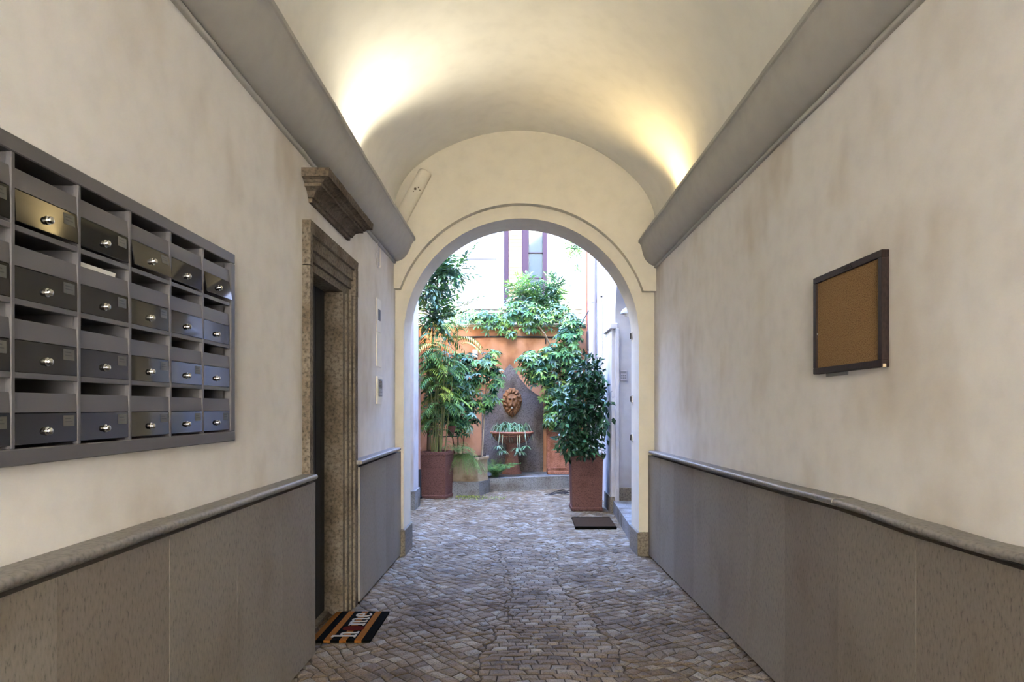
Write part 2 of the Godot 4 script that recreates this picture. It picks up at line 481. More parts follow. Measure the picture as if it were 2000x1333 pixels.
func cornice(called: String, label: String, xw: float, s: float, xn: float, y0: float, y1: float, sd: int) -> void:
	# s = +1 for the left wall: the profile grows from the wall towards +x
	var nz := FastNoiseLite.new(); nz.seed = sd; nz.frequency = 0.9
	var reach := absf(xn - xw)
	var bead := []; var ovolo := []; var lip := []; var hollow := []
	for i in 7: # small bead against the wall
		var a := lerpf(-PI * 0.5, PI * 0.5, i / 6.0)
		bead.append(Vector2(0.012 + cos(a) * 0.014, y0 + 0.012 + sin(a) * 0.013))
	bead.push_front(Vector2(-0.02, y0 - 0.001)); bead.append(Vector2(0.004, y0 + 0.025))
	var c0 := Vector2(0.006, y0 + 0.025); var c1 := Vector2(reach - 0.012, y1 - 0.03)
	var down := Vector2((c1 - c0).y, -(c1 - c0).x).normalized()
	for i in 19: # swelling belly that flares out again under the lip
		var t := i / 18.0
		ovolo.append(c0.lerp(c1, t) + down * (0.052 * sin(PI * pow(t, 0.72)) - 0.012 * sin(PI * pow(t, 4.0))))
	lip = [Vector2(reach - 0.012, y1 - 0.03), Vector2(reach, y1 - 0.026), Vector2(reach, y1), Vector2(reach - 0.016, y1)]
	hollow = [Vector2(reach - 0.016, y1), Vector2(reach - 0.028, y1 - 0.03)]
	for i in range(16, -1, -1): hollow.append(ovolo[i] - down * 0.013)
	hollow.append(Vector2(-0.02, y0 + 0.04))
	var mb := MB.new()
	for prof in [bead, ovolo, lip.slice(0, 2), lip.slice(1, 3), lip.slice(2, 4), hollow]:
		var rows := []
		var d := CAM_BACK - 0.05
		while d < END + 0.06:
			var w := nz.get_noise_2d(d, 0.0)
			var w2 := nz.get_noise_2d(d, 50.0)
			var r := PackedVector3Array()
			for q in prof:
				var t: float = clampf(q.x / reach, 0, 1)
				r.append(V(xw + s * (q.x + w * 0.006 * t), q.y + w2 * 0.007, d))
			rows.append(r)
			d += 0.12
		mb.grid(rows, s > 0)
	struct(called, label, mb, M.cornice_plaster)

# ------------------------------------------------------------------ cobbles
func cobbles(fl: Node3D) -> void:
	rng.seed = 77
	var cells := [] # polygons in (x, d)
	# wandering seams between three fields of paving
	var s1 := []; var s2 := []
	var d := 1.6
	while d < 8.25:
		s1.append(Vector2(-0.14 + 0.10 * sin(d * 1.3) + rnd(-0.05, 0.05), d))
		s2.append(Vector2(0.60 - 0.05 * maxf(0, d - 4.0) + 0.08 * sin(d * 1.7) + rnd(-0.05, 0.05), d))
		d += 0.085
	var band := PackedVector2Array(s1)
	for i in s2.size(): band.append(s2[s2.size() - 1 - i])
	var left := PackedVector2Array(s1)
	left.append_array([Vector2(-1.31, 8.2), Vector2(-1.31, 1.6)])
	var right := PackedVector2Array(s2)
	right.append_array([Vector2(1.5, 8.2), Vector2(1.5, 1.6)])
	var court := PackedVector2Array([Vector2(-2.2, 8.2), Vector2(1.6, 8.2), Vector2(1.6, 14.6), Vector2(-2.2, 14.6)])
	var door := PackedVector2Array([Vector2(-1.5, 4.5), Vector2(-1.31, 4.5), Vector2(-1.31, 5.34), Vector2(-1.5, 5.34)])
	lattice(cells, left, 0.085, 0.66, 1)
	lattice(cells, band, 0.102, 0.05, 5, true)
	lattice(cells, right, 0.082, 0.5, 2)
	lattice(cells, court, 0.088, 0.6, 3)
	lattice(cells, door, 0.085, 0.1, 4)
	var list := []
	for q in cells:
		var area := 0.0
		var mid := Vector2()
		for i in q.size():
			area += q[i].cross(q[(i + 1) % q.size()]) * 0.5
			mid += q[i] / q.size()
		area = absf(area)
		if area < 0.0012: continue
		if q.size() > 4: q = simpler(q)
		var px: float = 1008.0 + 1333.0 * mid.x / mid.y
		var py: float = 797.0 + 1333.0 * (1.5 - floor_y(mid.y)) / mid.y
		var shown := py < 1330.0 and px > 4.0 and px < 1996.0
		list.append([area / pow(mid.y, 3.0) if shown else 0.0, q, mid])
	list.sort_custom(func(a, b): return a[0] > b[0])
	var field := MB.new()
	for i in list.size():
		if i < 290:
			var mb := MB.new()
			stone(mb, list[i][1], list[i][2])
			part(mb, "cobble", M.cobble, fl)
		else:
			stone(field, list[i][1], list[i][2])
	var o := part(field, "cobble_field", M.cobble, fl, "small worn cobbles of the farther floor")
	o.set_meta("kind", "stuff")

func simpler(q: PackedVector2Array) -> PackedVector2Array: # drop corners that lie almost on a straight line
	var r := PackedVector2Array()
	for i in q.size():
		var a := q[(i - 1 + q.size()) % q.size()]; var b := q[i]; var c := q[(i + 1) % q.size()]
		if absf((b - a).normalized().cross((c - b).normalized())) > 0.12 and a.distance_to(b) > 0.008: r.append(b)
	return r if r.size() >= 3 else q

func lattice(cells: Array, zone: PackedVector2Array, s: float, turn: float, sd: int, bond := false) -> void:
	# a net of uneven quads, gently waved, turned by an angle and clipped to the zone; bond: courses shifted by half a stone
	var lo := Vector2(1e9, 1e9); var hi := -lo
	for q in zone:
		lo = lo.min(q); hi = hi.max(q)
	var mid := (lo + hi) / 2.0
	var n := int((hi - lo).length() / s / 1.5) + 3
	var nz := FastNoiseLite.new(); nz.seed = sd; nz.frequency = 1.1
	var jit := {}
	for i in range(-n, n + 2):
		for j in range(-n, n + 2):
			jit[Vector2i(i, j)] = Vector2(rnd(-1, 1), rnd(-1, 1)) * s * 0.17
	var at := func(u: Vector2) -> Vector2:
		u += Vector2(nz.get_noise_2d(u.x, u.y), nz.get_noise_2d(u.x + 40.0, u.y)) * 0.10
		return mid + u.rotated(turn)
	var ry := 0.72 if bond else 1.0
	for i in range(-n, n):
		for j in range(-n, n):
			var q: PackedVector2Array
			if bond:
				var x0 := (i + (0.5 if posmod(j, 2) else 0.0)) * s
				var a: Vector2 = jit[Vector2i(i, j)]; var b: Vector2 = jit[Vector2i(i + 1, j)]
				q = PackedVector2Array([at.call(Vector2(x0 + a.x, j * s * ry)), at.call(Vector2(x0 + s + b.x, j * s * ry)), at.call(Vector2(x0 + s + b.x + b.y * 0.5, (j + 1) * s * ry)), at.call(Vector2(x0 + a.x + a.y * 0.5, (j + 1) * s * ry))])
			else:
				q = PackedVector2Array()
				for k in [Vector2i(i, j), Vector2i(i + 1, j), Vector2i(i + 1, j + 1), Vector2i(i, j + 1)]:
					q.append(at.call(Vector2(k) * s + jit[k]))
			if q[0].x > hi.x + 0.2 or q[0].x < lo.x - 0.2 or q[0].y > hi.y + 0.2 or q[0].y < lo.y - 0.2: continue
			for r in Geometry2D.intersect_polygons(q, zone): cells.append(r)

func stone(mb: MB, q: PackedVector2Array, mid: Vector2) -> void:
	if Geometry2D.is_polygon_clockwise(q): q.reverse()
	var n := q.size()
	var t := rnd(0.85, 1.15)
	var warm := rnd(-1, 1)
	var base := Color(0.185, 0.143, 0.092)
	var pick := rng.randf()
	if pick < 0.22: base = Color(0.245, 0.210, 0.160)
	elif pick < 0.32: base = Color(0.145, 0.106, 0.064)
	mb.col = Color(base.r * t * (1 + 0.04 * warm), base.g * t, base.b * t * (1 - 0.05 * warm))
	var h := rnd(-0.003, 0.003)
	var tilt := Vector2(rnd(-0.03, 0.03), rnd(-0.03, 0.03))
	var foot := []; var edge := []; var top := []
	for p in q:
		var r := p - mid
		var l := r.length()
		var a := mid + r * (1.0 - 0.0012 / l * 1.2)
		var b := mid + r * (1.0 - 0.0052 / l * 1.2)
		var c := mid + r * 0.55
		var y := floor_y(p.y)
		foot.append(V(a.x, y - 0.012, a.y))
		edge.append(V(b.x, y - 0.003 + h + tilt.dot(b - mid), b.y))
		top.append(V(c.x, floor_y(c.y) + 0.003 + h + tilt.dot(c - mid), c.y))
	var ctr := Vector3()
	for p in top: ctr += p / n
	for i in n:
		var j := (i + 1) % n
		mb.quad(foot[i], foot[j], edge[j], edge[i])
		mb.quad(edge[i], edge[j], top[j], top[i])
		mb.tri(top[i], top[j], ctr)

# ------------------------------------------------------------------ dado, rails, plinths
func rail_y(d: float, right: bool) -> float:
	if not right: return 1.083 if d < 5 else 1.071
	var t := [[-5.0, 1.09], [1.93, 1.085], [2.18, 1.074], [2.44, 1.078], [2.65, 1.077], [2.87, 1.087], [3.10, 1.088], [3.62, 1.0765], [3.93, 1.0735], [5.24, 1.056], [7.34, 1.032], [8.0, 1.03]]
	for i in t.size() - 1:
		if d <= t[i + 1][0]: return lerpf(t[i][1], t[i + 1][1], (d - t[i][0]) / (t[i + 1][0] - t[i][0]))
	return 1.03

func dado(called: String, label: String, xw: float, xf: float, s: float, seams: Array, breaks: Array, right: bool) -> void:
	# s = +1: face looks towards +x
	var o := struct(called, label, null, null)
	var back := MB.new()
	var d0: float = seams[0]; var d1: float = seams[-1]
	var bx := xf - s * 0.038
	back.hexa([V(minf(xw, bx) , floor_y(d1) - 0.05, d1 - 0.03), V(maxf(xw, bx), floor_y(d1) - 0.05, d1 - 0.03), V(maxf(xw, bx), floor_y(d0) - 0.05, d0 + 0.03), V(minf(xw, bx), floor_y(d0) - 0.05, d0 + 0.03),
		V(minf(xw, bx), rail_y(d1, right) - 0.028, d1 - 0.03), V(maxf(xw, bx), rail_y(d1, right) - 0.028, d1 - 0.03), V(maxf(xw, bx), rail_y(d0, right) - 0.028, d0 + 0.03), V(minf(xw, bx), rail_y(d0, right) - 0.028, d0 + 0.03)])
	part(back, "backing", M.rail_stone, o)
	for i in seams.size() - 1:
		var a: float = seams[i] + 0.0007
		var b: float = seams[i + 1] - 0.0007
		var e := rnd(-0.0012, 0.0012)
		var x0 := minf(xf + s * e, bx - s * 0.01); var x1 := maxf(xf + s * e, bx - s * 0.01)
		var mb := MB.new()
		mb.hexa([V(x0, floor_y(b) + 0.022, b), V(x1, floor_y(b) + 0.022, b), V(x1, floor_y(a) + 0.022, a), V(x0, floor_y(a) + 0.022, a),
			V(x0, rail_y(b, right) - 0.056, b), V(x1, rail_y(b, right) - 0.056, b), V(x1, rail_y(a, right) - 0.056, a), V(x0, rail_y(a, right) - 0.056, a)])
		part(mb, "stone_panel", M["dado_stone_%d" % (rng.randi() % 3)], o)
	for i in breaks.size() - 1:
		var a: float = breaks[i] + 0.0015
		var b: float = breaks[i + 1] - 0.0015
		var n := maxi(2, int((b - a) / 0.08) + 1)
		var jog := rnd(-0.002, 0.002)
		var reach := absf(xf - xw) + 0.034
		var mb := MB.new()
		var nose := []
		for k in 9:
			var g := lerpf(PI * 0.5, -PI * 0.5, k / 8.0)
			nose.append(Vector2(reach - 0.015 + cos(g) * 0.015, -0.0155 + sin(g) * 0.0155))
		for prof in [[Vector2(-0.01, 0.0), nose[0]], nose, [nose[8], Vector2(-0.01, -0.031)]]:
			var rows := []
			for k in n:
				var d := lerpf(a, b, float(k) / (n - 1))
				var r := PackedVector3Array()
				for q in prof: r.append(V(xw + s * (q.x + jog), rail_y(d, right) + q.y + jog, d))
				rows.append(r)
			mb.grid(rows, s < 0)
		for d in [a, b]: # end caps
			var c := V(xw + s * reach * 0.5, rail_y(d, right) - 0.0155, d)
			var ring := [V(xw - s * 0.01, rail_y(d, right), d)]
			for q in nose: ring.append(V(xw + s * (q.x + jog), rail_y(d, right) + q.y + jog, d))
			ring.append(V(xw - s * 0.01, rail_y(d, right) - 0.031, d))
			for k in ring.size() - 1:
				if (s > 0) == (d == a): mb.tri(c, ring[k + 1], ring[k])
				else: mb.tri(c, ring[k], ring[k + 1])
		part(mb, "rail", M.rail_stone, o)

func seq(a: float, b: float, step: float) -> Array:
	var r := [a]
	var x := ceilf((a + 0.08) / step) * step
	while x < b - 0.08:
		r.append(x); x += step
	r.append(b)
	return r

func build_dado() -> void:
	rng.seed = 5
	dado("trim_3", "grey stone dado with rail under the mailboxes, left of doorway", XL, -1.28, 1.0, [-4.2, -3.5, -2.93, -2.32, -1.71, -1.1, -0.5, 0.08, 0.69, 1.3, 1.906, 2.522, 3.13, 3.74, 4.35], [-4.2, -1.0, 1.35, 2.59, 4.30], false)
	dado("trim_4", "short grey stone dado with rail between doorway and arch", XL, -1.28, 1.0, [5.60, 6.72, 7.59], [5.53, 7.40], false)
	dado("trim_5", "long grey stone dado with cracked wavy rail under the cork board", XR, 1.47, -1.0, [-4.2, -3.5, -2.93, -2.32, -1.71, -1.1, -0.5, 0.08, 0.69, 1.3, 1.89, 2.509, 3.12, 3.73, 4.34, 4.95, 5.66, 6.36, 6.97, 7.59], [-4.2, -1.0, 1.3, 3.105, 3.64, 3.94, 5.2, 7.40], true)
	# plinth blocks at the feet of the arch
	var mb := MB.new()
	mb.cbox(V(XL, floor_y(7.6) - 0.1, 8.12), V(-1.232, 0.145, 7.575), 0.008)
	struct("baseboard_left", "weathered stone plinth block at the left foot of the arch", mb, M.plinth_stone)
	mb = MB.new()
	mb.cbox(V(1.348, floor_y(7.6) - 0.1, 8.12), V(XR, 0.115, 7.575), 0.008)
	struct("baseboard_right", "weathered dark stone plinth block at the right foot of the arch", mb, M.plinth_stone)

# ------------------------------------------------------------------ doorway on the left
func build_door() -> void:
	var o := struct("door_1", "old weathered stone doorway with dark wooden door on the left wall", null, null)
	var f := -0.12
	var plan := PackedVector2Array([Vector2(4.29, -1.8), Vector2(4.29, -1.295), Vector2(4.345, -1.295), Vector2(4.35, -1.312), Vector2(4.405, -1.312), Vector2(4.41, -1.329), Vector2(4.465, -1.329), Vector2(4.47, -1.346), Vector2(4.535, -1.346), Vector2(4.535, -1.8)])
	var mb := MB.new()
	mb.prism(plan, Vector3(0, f, 0), Vector3(0, 0, -1), Vector3(1, 0, 0), Vector3(0, 2.398 - f, 0))
	part(mb, "jamb", M.door_stone, o)
	plan = PackedVector2Array([Vector2(5.30, -1.8), Vector2(5.30, -1.346), Vector2(5.365, -1.346), Vector2(5.37, -1.329), Vector2(5.43, -1.329), Vector2(5.435, -1.312), Vector2(5.495, -1.312), Vector2(5.50, -1.295), Vector2(5.585, -1.295), Vector2(5.585, -1.8)])
	mb = MB.new()
	mb.prism(plan, Vector3(0, f, 0), Vector3(0, 0, -1), Vector3(1, 0, 0), Vector3(0, 2.398 - f, 0))
	part(mb, "jamb", M.door_stone, o)
	# lintel with three fasciae framed by an outer band
	var prof := PackedVector2Array([Vector2(-1.75, 2.402), Vector2(-1.346, 2.402), Vector2(-1.346, 2.455), Vector2(-1.329, 2.46), Vector2(-1.329, 2.52), Vector2(-1.312, 2.525), Vector2(-1.312, 2.605), Vector2(-1.295, 2.61), Vector2(-1.290, 2.685), Vector2(-1.75, 2.685)])
	mb = MB.new()
	mb.prism(prof, V(0, 0, 5.585), Vector3.RIGHT, Vector3.UP, Vector3(0, 0, 5.585 - 4.29))
	for k in [[4.2895, 4.345], [5.50, 5.5855]]:
		mb.box(V(-1.6, 2.4025, k[1]), V(-1.2925, 2.62, k[0]))
	part(mb, "lintel", M.door_stone, o)
	# projecting hood above
	var pr := [Vector2(-1.36, 2.832), Vector2(-1.322, 2.832), Vector2(-1.320, 2.856), Vector2(-1.305, 2.858), Vector2(-1.300, 2.874), Vector2(-1.284, 2.894), Vector2(-1.258, 2.908), Vector2(-1.236, 2.911), Vector2(-1.236, 2.930), Vector2(-1.222, 2.931), Vector2(-1.212, 2.944), Vector2(-1.190, 2.952), Vector2(-1.174, 2.953), Vector2(-1.170, 3.006), Vector2(-1.36, 3.018)]
	var nz := FastNoiseLite.new(); nz.seed = 9; nz.frequency = 4.0
	mb = MB.new()
	var rows := []
	for k in 25:
		var t := k / 24.0
		var r := PackedVector3Array()
		for q in pr:
			var ex: float = q.x - XL
			var d := lerpf(4.445 - ex, 5.415 + ex, t)
			var e := nz.get_noise_3d(q.x * 8, q.y * 8, d * 3) * 0.0035
			r.append(V(q.x + e, q.y + e, d))
		rows.append(r)
	for k in 24:
		for i in pr.size() - 1:
			mb.quad(rows[k][i], rows[k][i + 1], rows[k + 1][i + 1], rows[k + 1][i])
	for e in [0, 24]: # the mouldings return to the wall at both ends
		for i in pr.size() - 1:
			var a: Vector3 = rows[e][i]; var b: Vector3 = rows[e][i + 1]
			var aw := Vector3(XL - 0.015, a.y, a.z); var bw := Vector3(XL - 0.015, b.y, b.z)
			if e == 0: mb.quad(aw, bw, b, a)
			else: mb.quad(a, b, bw, aw)
	part(mb, "hood", M.hood_stone, o)
	# plank door leaf set back in the recess
	for k in 6:
		mb = MB.new()
		var a := 4.50 + k * 0.142
		mb.cbox(V(-1.53, floor_y(5) + 0.02, a + 0.140), V(-1.49, 2.45, a), 0.006)
		part(mb, "plank", M.door_wood, o)
	mb = MB.new()
	mb.box(V(-1.85, -0.2, 5.35), V(-1.45, floor_y(4.9) + 0.015, 4.5))
	part(mb, "threshold", M.door_stone, o)

# ------------------------------------------------------------------ uplights in the cornices
func uplight(x: float, y: float, d: float, aim: Vector3, col: Color, energy: float, label: String) -> void:
	var t := thing("uplight", label, "lamp", V(x, y, d), 0.0, "uplights hidden in the cornices")
	var mb := MB.new()
	mb.cbox(Vector3(-0.045, 0, -0.09), Vector3(0.045, 0.05, 0.09), 0.008)
	var body := part(mb, "housing", M.lamp_body, t)
	var g := StandardMaterial3D.new()
	g.resource_name = "lamp_glow"
	g.albedo_color = Color(0.9, 0.9, 0.85)
	g.emission_enabled = true
	g.emission = col
	g.emission_energy_multiplier = 3.0
	mb = MB.new()
	mb.cbox(Vector3(-0.036, 0.05, -0.08), Vector3(0.036, 0.056, 0.08), 0.002)
	part(mb, "lamp_glass", g, body)
	var l := SpotLight3D.new()
	l.name = "beam"
	l.position = Vector3(0, 0.075, 0)
	l.light_color = col
	l.light_energy = energy
	l.light_size = 0.06
	l.spot_angle = 64.0
	l.spot_angle_attenuation = 0.7
	l.spot_range = 12.0
	l.spot_attenuation = 2.0
	l.shadow_enabled = true
	t.add_child(l)
	l.basis = Basis.looking_at(aim, Vector3(0, 0, 1))

# ------------------------------------------------------------------ mailboxes
func build_mailboxes() -> void:
	rng.seed = 21
	var d0 := 1.505; var d1 := 3.125; var y0 := 1.392; var y1 := 2.166
	var t := thing("mailbox_bank", "grey metal bank of mailboxes with smoked doors on left wall", "mailboxes", V(XL, 1.348, (d0 + d1) / 2))
	var o := t.position
	var L := func(x: float, y: float, d: float) -> Vector3: return V(x, y, d) - o
	var mb := MB.new()
	# sheet-metal casing let into the wall
	var xb := -1.66
	mb.box(L.call(xb, y0 - 0.014, d1 + 0.014), L.call(xb + 0.003, y1 + 0.014, d0 - 0.014))
	mb.box(L.call(xb, y1, d1 + 0.014), L.call(XL + 0.01, y1 + 0.014, d0 - 0.014))
	mb.box(L.call(xb, y0 - 0.014, d1 + 0.014), L.call(XL + 0.01, y0, d0 - 0.014))
	mb.box(L.call(xb, y0, d1 + 0.014), L.call(XL + 0.01, y1, d1))
	mb.box(L.call(xb, y0, d0), L.call(XL + 0.01, y1, d0 - 0.014))
	part(mb, "casing", M.box_grey, t)
	mb = MB.new()
	var b := 0.045
	var fx := -1.305
	mb.cbox(L.call(XL, y1, d1 + b), L.call(fx, y1 + b, d0 - b), 0.003)
	mb.cbox(L.call(XL, y0 - b, d1 + b), L.call(fx, y0, d0 - b), 0.003)
	mb.cbox(L.call(XL, y0, d1 + b), L.call(fx, y1, d1), 0.003)
	mb.cbox(L.call(XL, y0, d0), L.call(fx, y1, d0 - b), 0.003)
	part(mb, "frame", M.box_grey, t)
	var pw := (d1 - d0) / 6.0
	var ph := (y1 - y0) / 4.0
	for i in range(1, 6):
		mb = MB.new()
		var d := d0 + pw * i
		mb.cbox(L.call(-1.324, y0, d + 0.007), L.call(-1.308, y1, d - 0.007), 0.0015)
		mb.box(L.call(xb, y0, d + 0.0015), L.call(-1.322, y1, d - 0.0015))
		part(mb, "upright", M.box_grey, t)
	for j in range(1, 4):
		for i in 6:
			mb = MB.new()
			var y := y0 + ph * j
			mb.cbox(L.call(-1.324, y - 0.008, d0 + pw * (i + 1) - 0.0075), L.call(-1.3085, y + 0.008, d0 + pw * i + 0.0075), 0.0015)
			mb.box(L.call(xb, y - 0.0015, d0 + pw * (i + 1) - 0.002), L.call(-1.322, y + 0.0015, d0 + pw * i + 0.002))
			part(mb, "crossbar", M.box_grey, t)
	var cw := pw - 0.0155
	var fh := 0.053
	var dh := ph - 0.016 - 0.037 - fh - 0.002
	mb = MB.new() # flap under the slot, leaning in at the top
	mb.hexa([Vector3(-0.003, 0, -cw / 2), Vector3(0, 0, -cw / 2), Vector3(0, 0, cw / 2), Vector3(-0.003, 0, cw / 2), Vector3(-0.006, fh, -cw / 2), Vector3(-0.003, fh, -cw / 2), Vector3(-0.003, fh, cw / 2), Vector3(-0.006, fh, cw / 2)])
	var flap_mesh := mb.mesh()
	mb = MB.new()
	mb.cbox(Vector3(-0.004, -dh, -cw / 2), Vector3(0, 0, cw / 2), 0.0012)
	var door_mesh := mb.mesh()
	mb = MB.new()
	var kr := []
	for i in 9:
		var a := i / 8.0 * PI * 0.5
		kr.append([0.0105 * cos(a), 0.010 + 0.0075 * sin(a)])
	mb.lathe([[0.0125, 0.0], [0.0125, 0.003]], Vector3.ZERO, 14)
	mb.lathe([[0.0125, 0.003], [0.008, 0.004], [0.008, 0.008], [0.0105, 0.010]], Vector3.ZERO, 14)
	mb.lathe(kr, Vector3.ZERO, 14)
	var knob_mesh := mb.mesh()
	var lt := Image.create(48, 32, false, Image.FORMAT_RGB8)
	lt.fill(Color(0.78, 0.78, 0.74))
	lt.fill_rect(Rect2i(8, 8, 26, 3), Color(0.45, 0.45, 0.43))
	lt.fill_rect(Rect2i(8, 17, 32, 3), Color(0.5, 0.5, 0.48))
	var lm := StandardMaterial3D.new()
	lm.resource_name = "name_card"
	lm.albedo_texture = ImageTexture.create_from_image(lt)
	lm.albedo_color = Color(0.40, 0.395, 0.375)
	lm.roughness = 0.4
	mb = MB.new()
	mb.quad_uv(Vector3(0.0006, -0.016, 0.025), Vector3(0.0006, -0.016, -0.025), Vector3(0.0006, 0.016, -0.025), Vector3(0.0006, 0.016, 0.025))
	var card_mesh := mb.mesh()
	# how far each door hangs open at its foot (degrees), row by row from the top, near to far
	var ajar := [[1.0, 3.2, 1.2, 9.0, 2.0, 11.0], [0.8, 0.6, 0.9, 0.4, 2.6, 0.5], [0.6, 0.7, 0.5, 1.6, 0.9, 0.5], [0.5, 0.4, 0.8, 1.2, 0.6, 0.6]]
	for j in 4:
		for i in 6:
			var yt := y1 - ph * j - (0.008 if j else 0.0)
			var dm := d0 + pw * (i + 0.5)
			var f := part(flap_mesh, "flap", M.box_grey, t)
			f.position = L.call(-1.3105, yt - 0.037 - fh, dm)
			var dr := part(door_mesh, "door", M.smoked_acrylic, t, "dark glossy smoked door")
			dr.position = L.call(-1.3105, yt - 0.037 - fh - 0.0015, dm)
			dr.rotation = Vector3(0, rnd(-0.006, 0.006), deg_to_rad(ajar[j][i]))
			var k := part(knob_mesh, "knob", M.chrome, dr, "round chrome lock knob")
			k.position = Vector3(0, -dh * 0.60, cw * 0.02)
			k.rotation.z = -PI / 2
			if not (i == 5 and j < 3) and not (i == 4 and j < 2):
				var cd := part(card_mesh, "name_card", lm, dr, "small pale name card")
				cd.position = Vector3(0, -0.024, -cw * 0.5 + 0.038)
	var e := thing("envelope", "white envelope edge sticking out of a mailbox slot", "envelope", L.call(-1.332, y1 - ph - 0.075, d0 + pw * 2.44) + o)
	mb = MB.new()
	mb.hexa([Vector3(-0.001, 0, -0.09), Vector3(0.001, 0, -0.09), Vector3(0.001, 0, 0.09), Vector3(-0.001, 0, 0.09), Vector3(0.008, 0.046, -0.09), Vector3(0.010, 0.046, -0.09), Vector3(0.010, 0.046, 0.09), Vector3(0.008, 0.046, 0.09)])
	part(mb, "sheet", M.white_paper, e)

# ------------------------------------------------------------------ cork board
func build_board() -> void:
	var a := 2.81; var b := 3.459; var y0 := 1.669; var y1 := 2.154; var xf := 1.505
	var t := thing("notice_board", "framed brown cork notice board on the right wall", "notice board", V(XR, y0, (a + b) / 2))
	var o := t.position
	var L := func(x: float, y: float, d: float) -> Vector3: return V(x, y, d) - o
	var w := 0.03
	var bars := [[y0, y0 + w, a, b], [y1 - w, y1, a, b], [y0 + w, y1 - w, a, a + w], [y0 + w, y1 - w, b - w, b]]
	for k in bars:
		var mb := MB.new()
		mb.cbox(L.call(xf, k[0], k[3]), L.call(XR - 0.003, k[1], k[2]), 0.002)
		part(mb, "frame_bar", M.frame_brown, t)
	var mb := MB.new()
	mb.box(L.call(xf + 0.010, y0 + w - 0.002, b - w + 0.002), L.call(XR - 0.004, y1 - w + 0.002, a + w - 0.002))
	part(mb, "cork_sheet", M.cork, t, "speckled tan cork sheet")
	mb = MB.new() # worn catch on the top bar
	mb.tube([L.call(xf - 0.003, y1 - 0.012, 3.17), L.call(xf - 0.004, y1 - 0.018, 3.13), L.call(xf - 0.003, y1 - 0.010, 3.10)], [0.003], 5)
	part(mb, "catch", M.iron, t)
	mb = MB.new()
	mb.tube([L.call(xf - 0.003, y1 - 0.010, 3.07), L.call(xf - 0.003, y1 - 0.022, 3.06)], [0.003], 5)
	part(mb, "catch", M.iron, t)
	mb = MB.new()
	mb.cbox(L.call(xf + 0.006, 1.905, a + w + 0.006), L.call(xf + 0.010, 1.915, a + w), 0.001)
	part(mb, "pin", M.steel, t)
	mb = MB.new()
	mb.cbox(L.call(xf + 0.006, 1.865, b - w), L.call(xf + 0.010, 1.875, b - w - 0.006), 0.001)
	part(mb, "pin", M.steel, t)
	mb = MB.new()
	mb.cbox(L.call(xf + 0.004, y0 - 0.002, a + 0.004), L.call(xf + 0.02, y0 + 0.014, a - 0.0015), 0.003)
	part(mb, "chipped_corner", M.chipped_wood, t)
	mb = MB.new()
	mb.cbox(L.call(XR - 0.006, y0 - 0.016, 3.38), L.call(XR - 0.0005, y0 + 0.004, 3.16), 0.002)
	part(mb, "hanger_plate", M.grey_plastic, t)

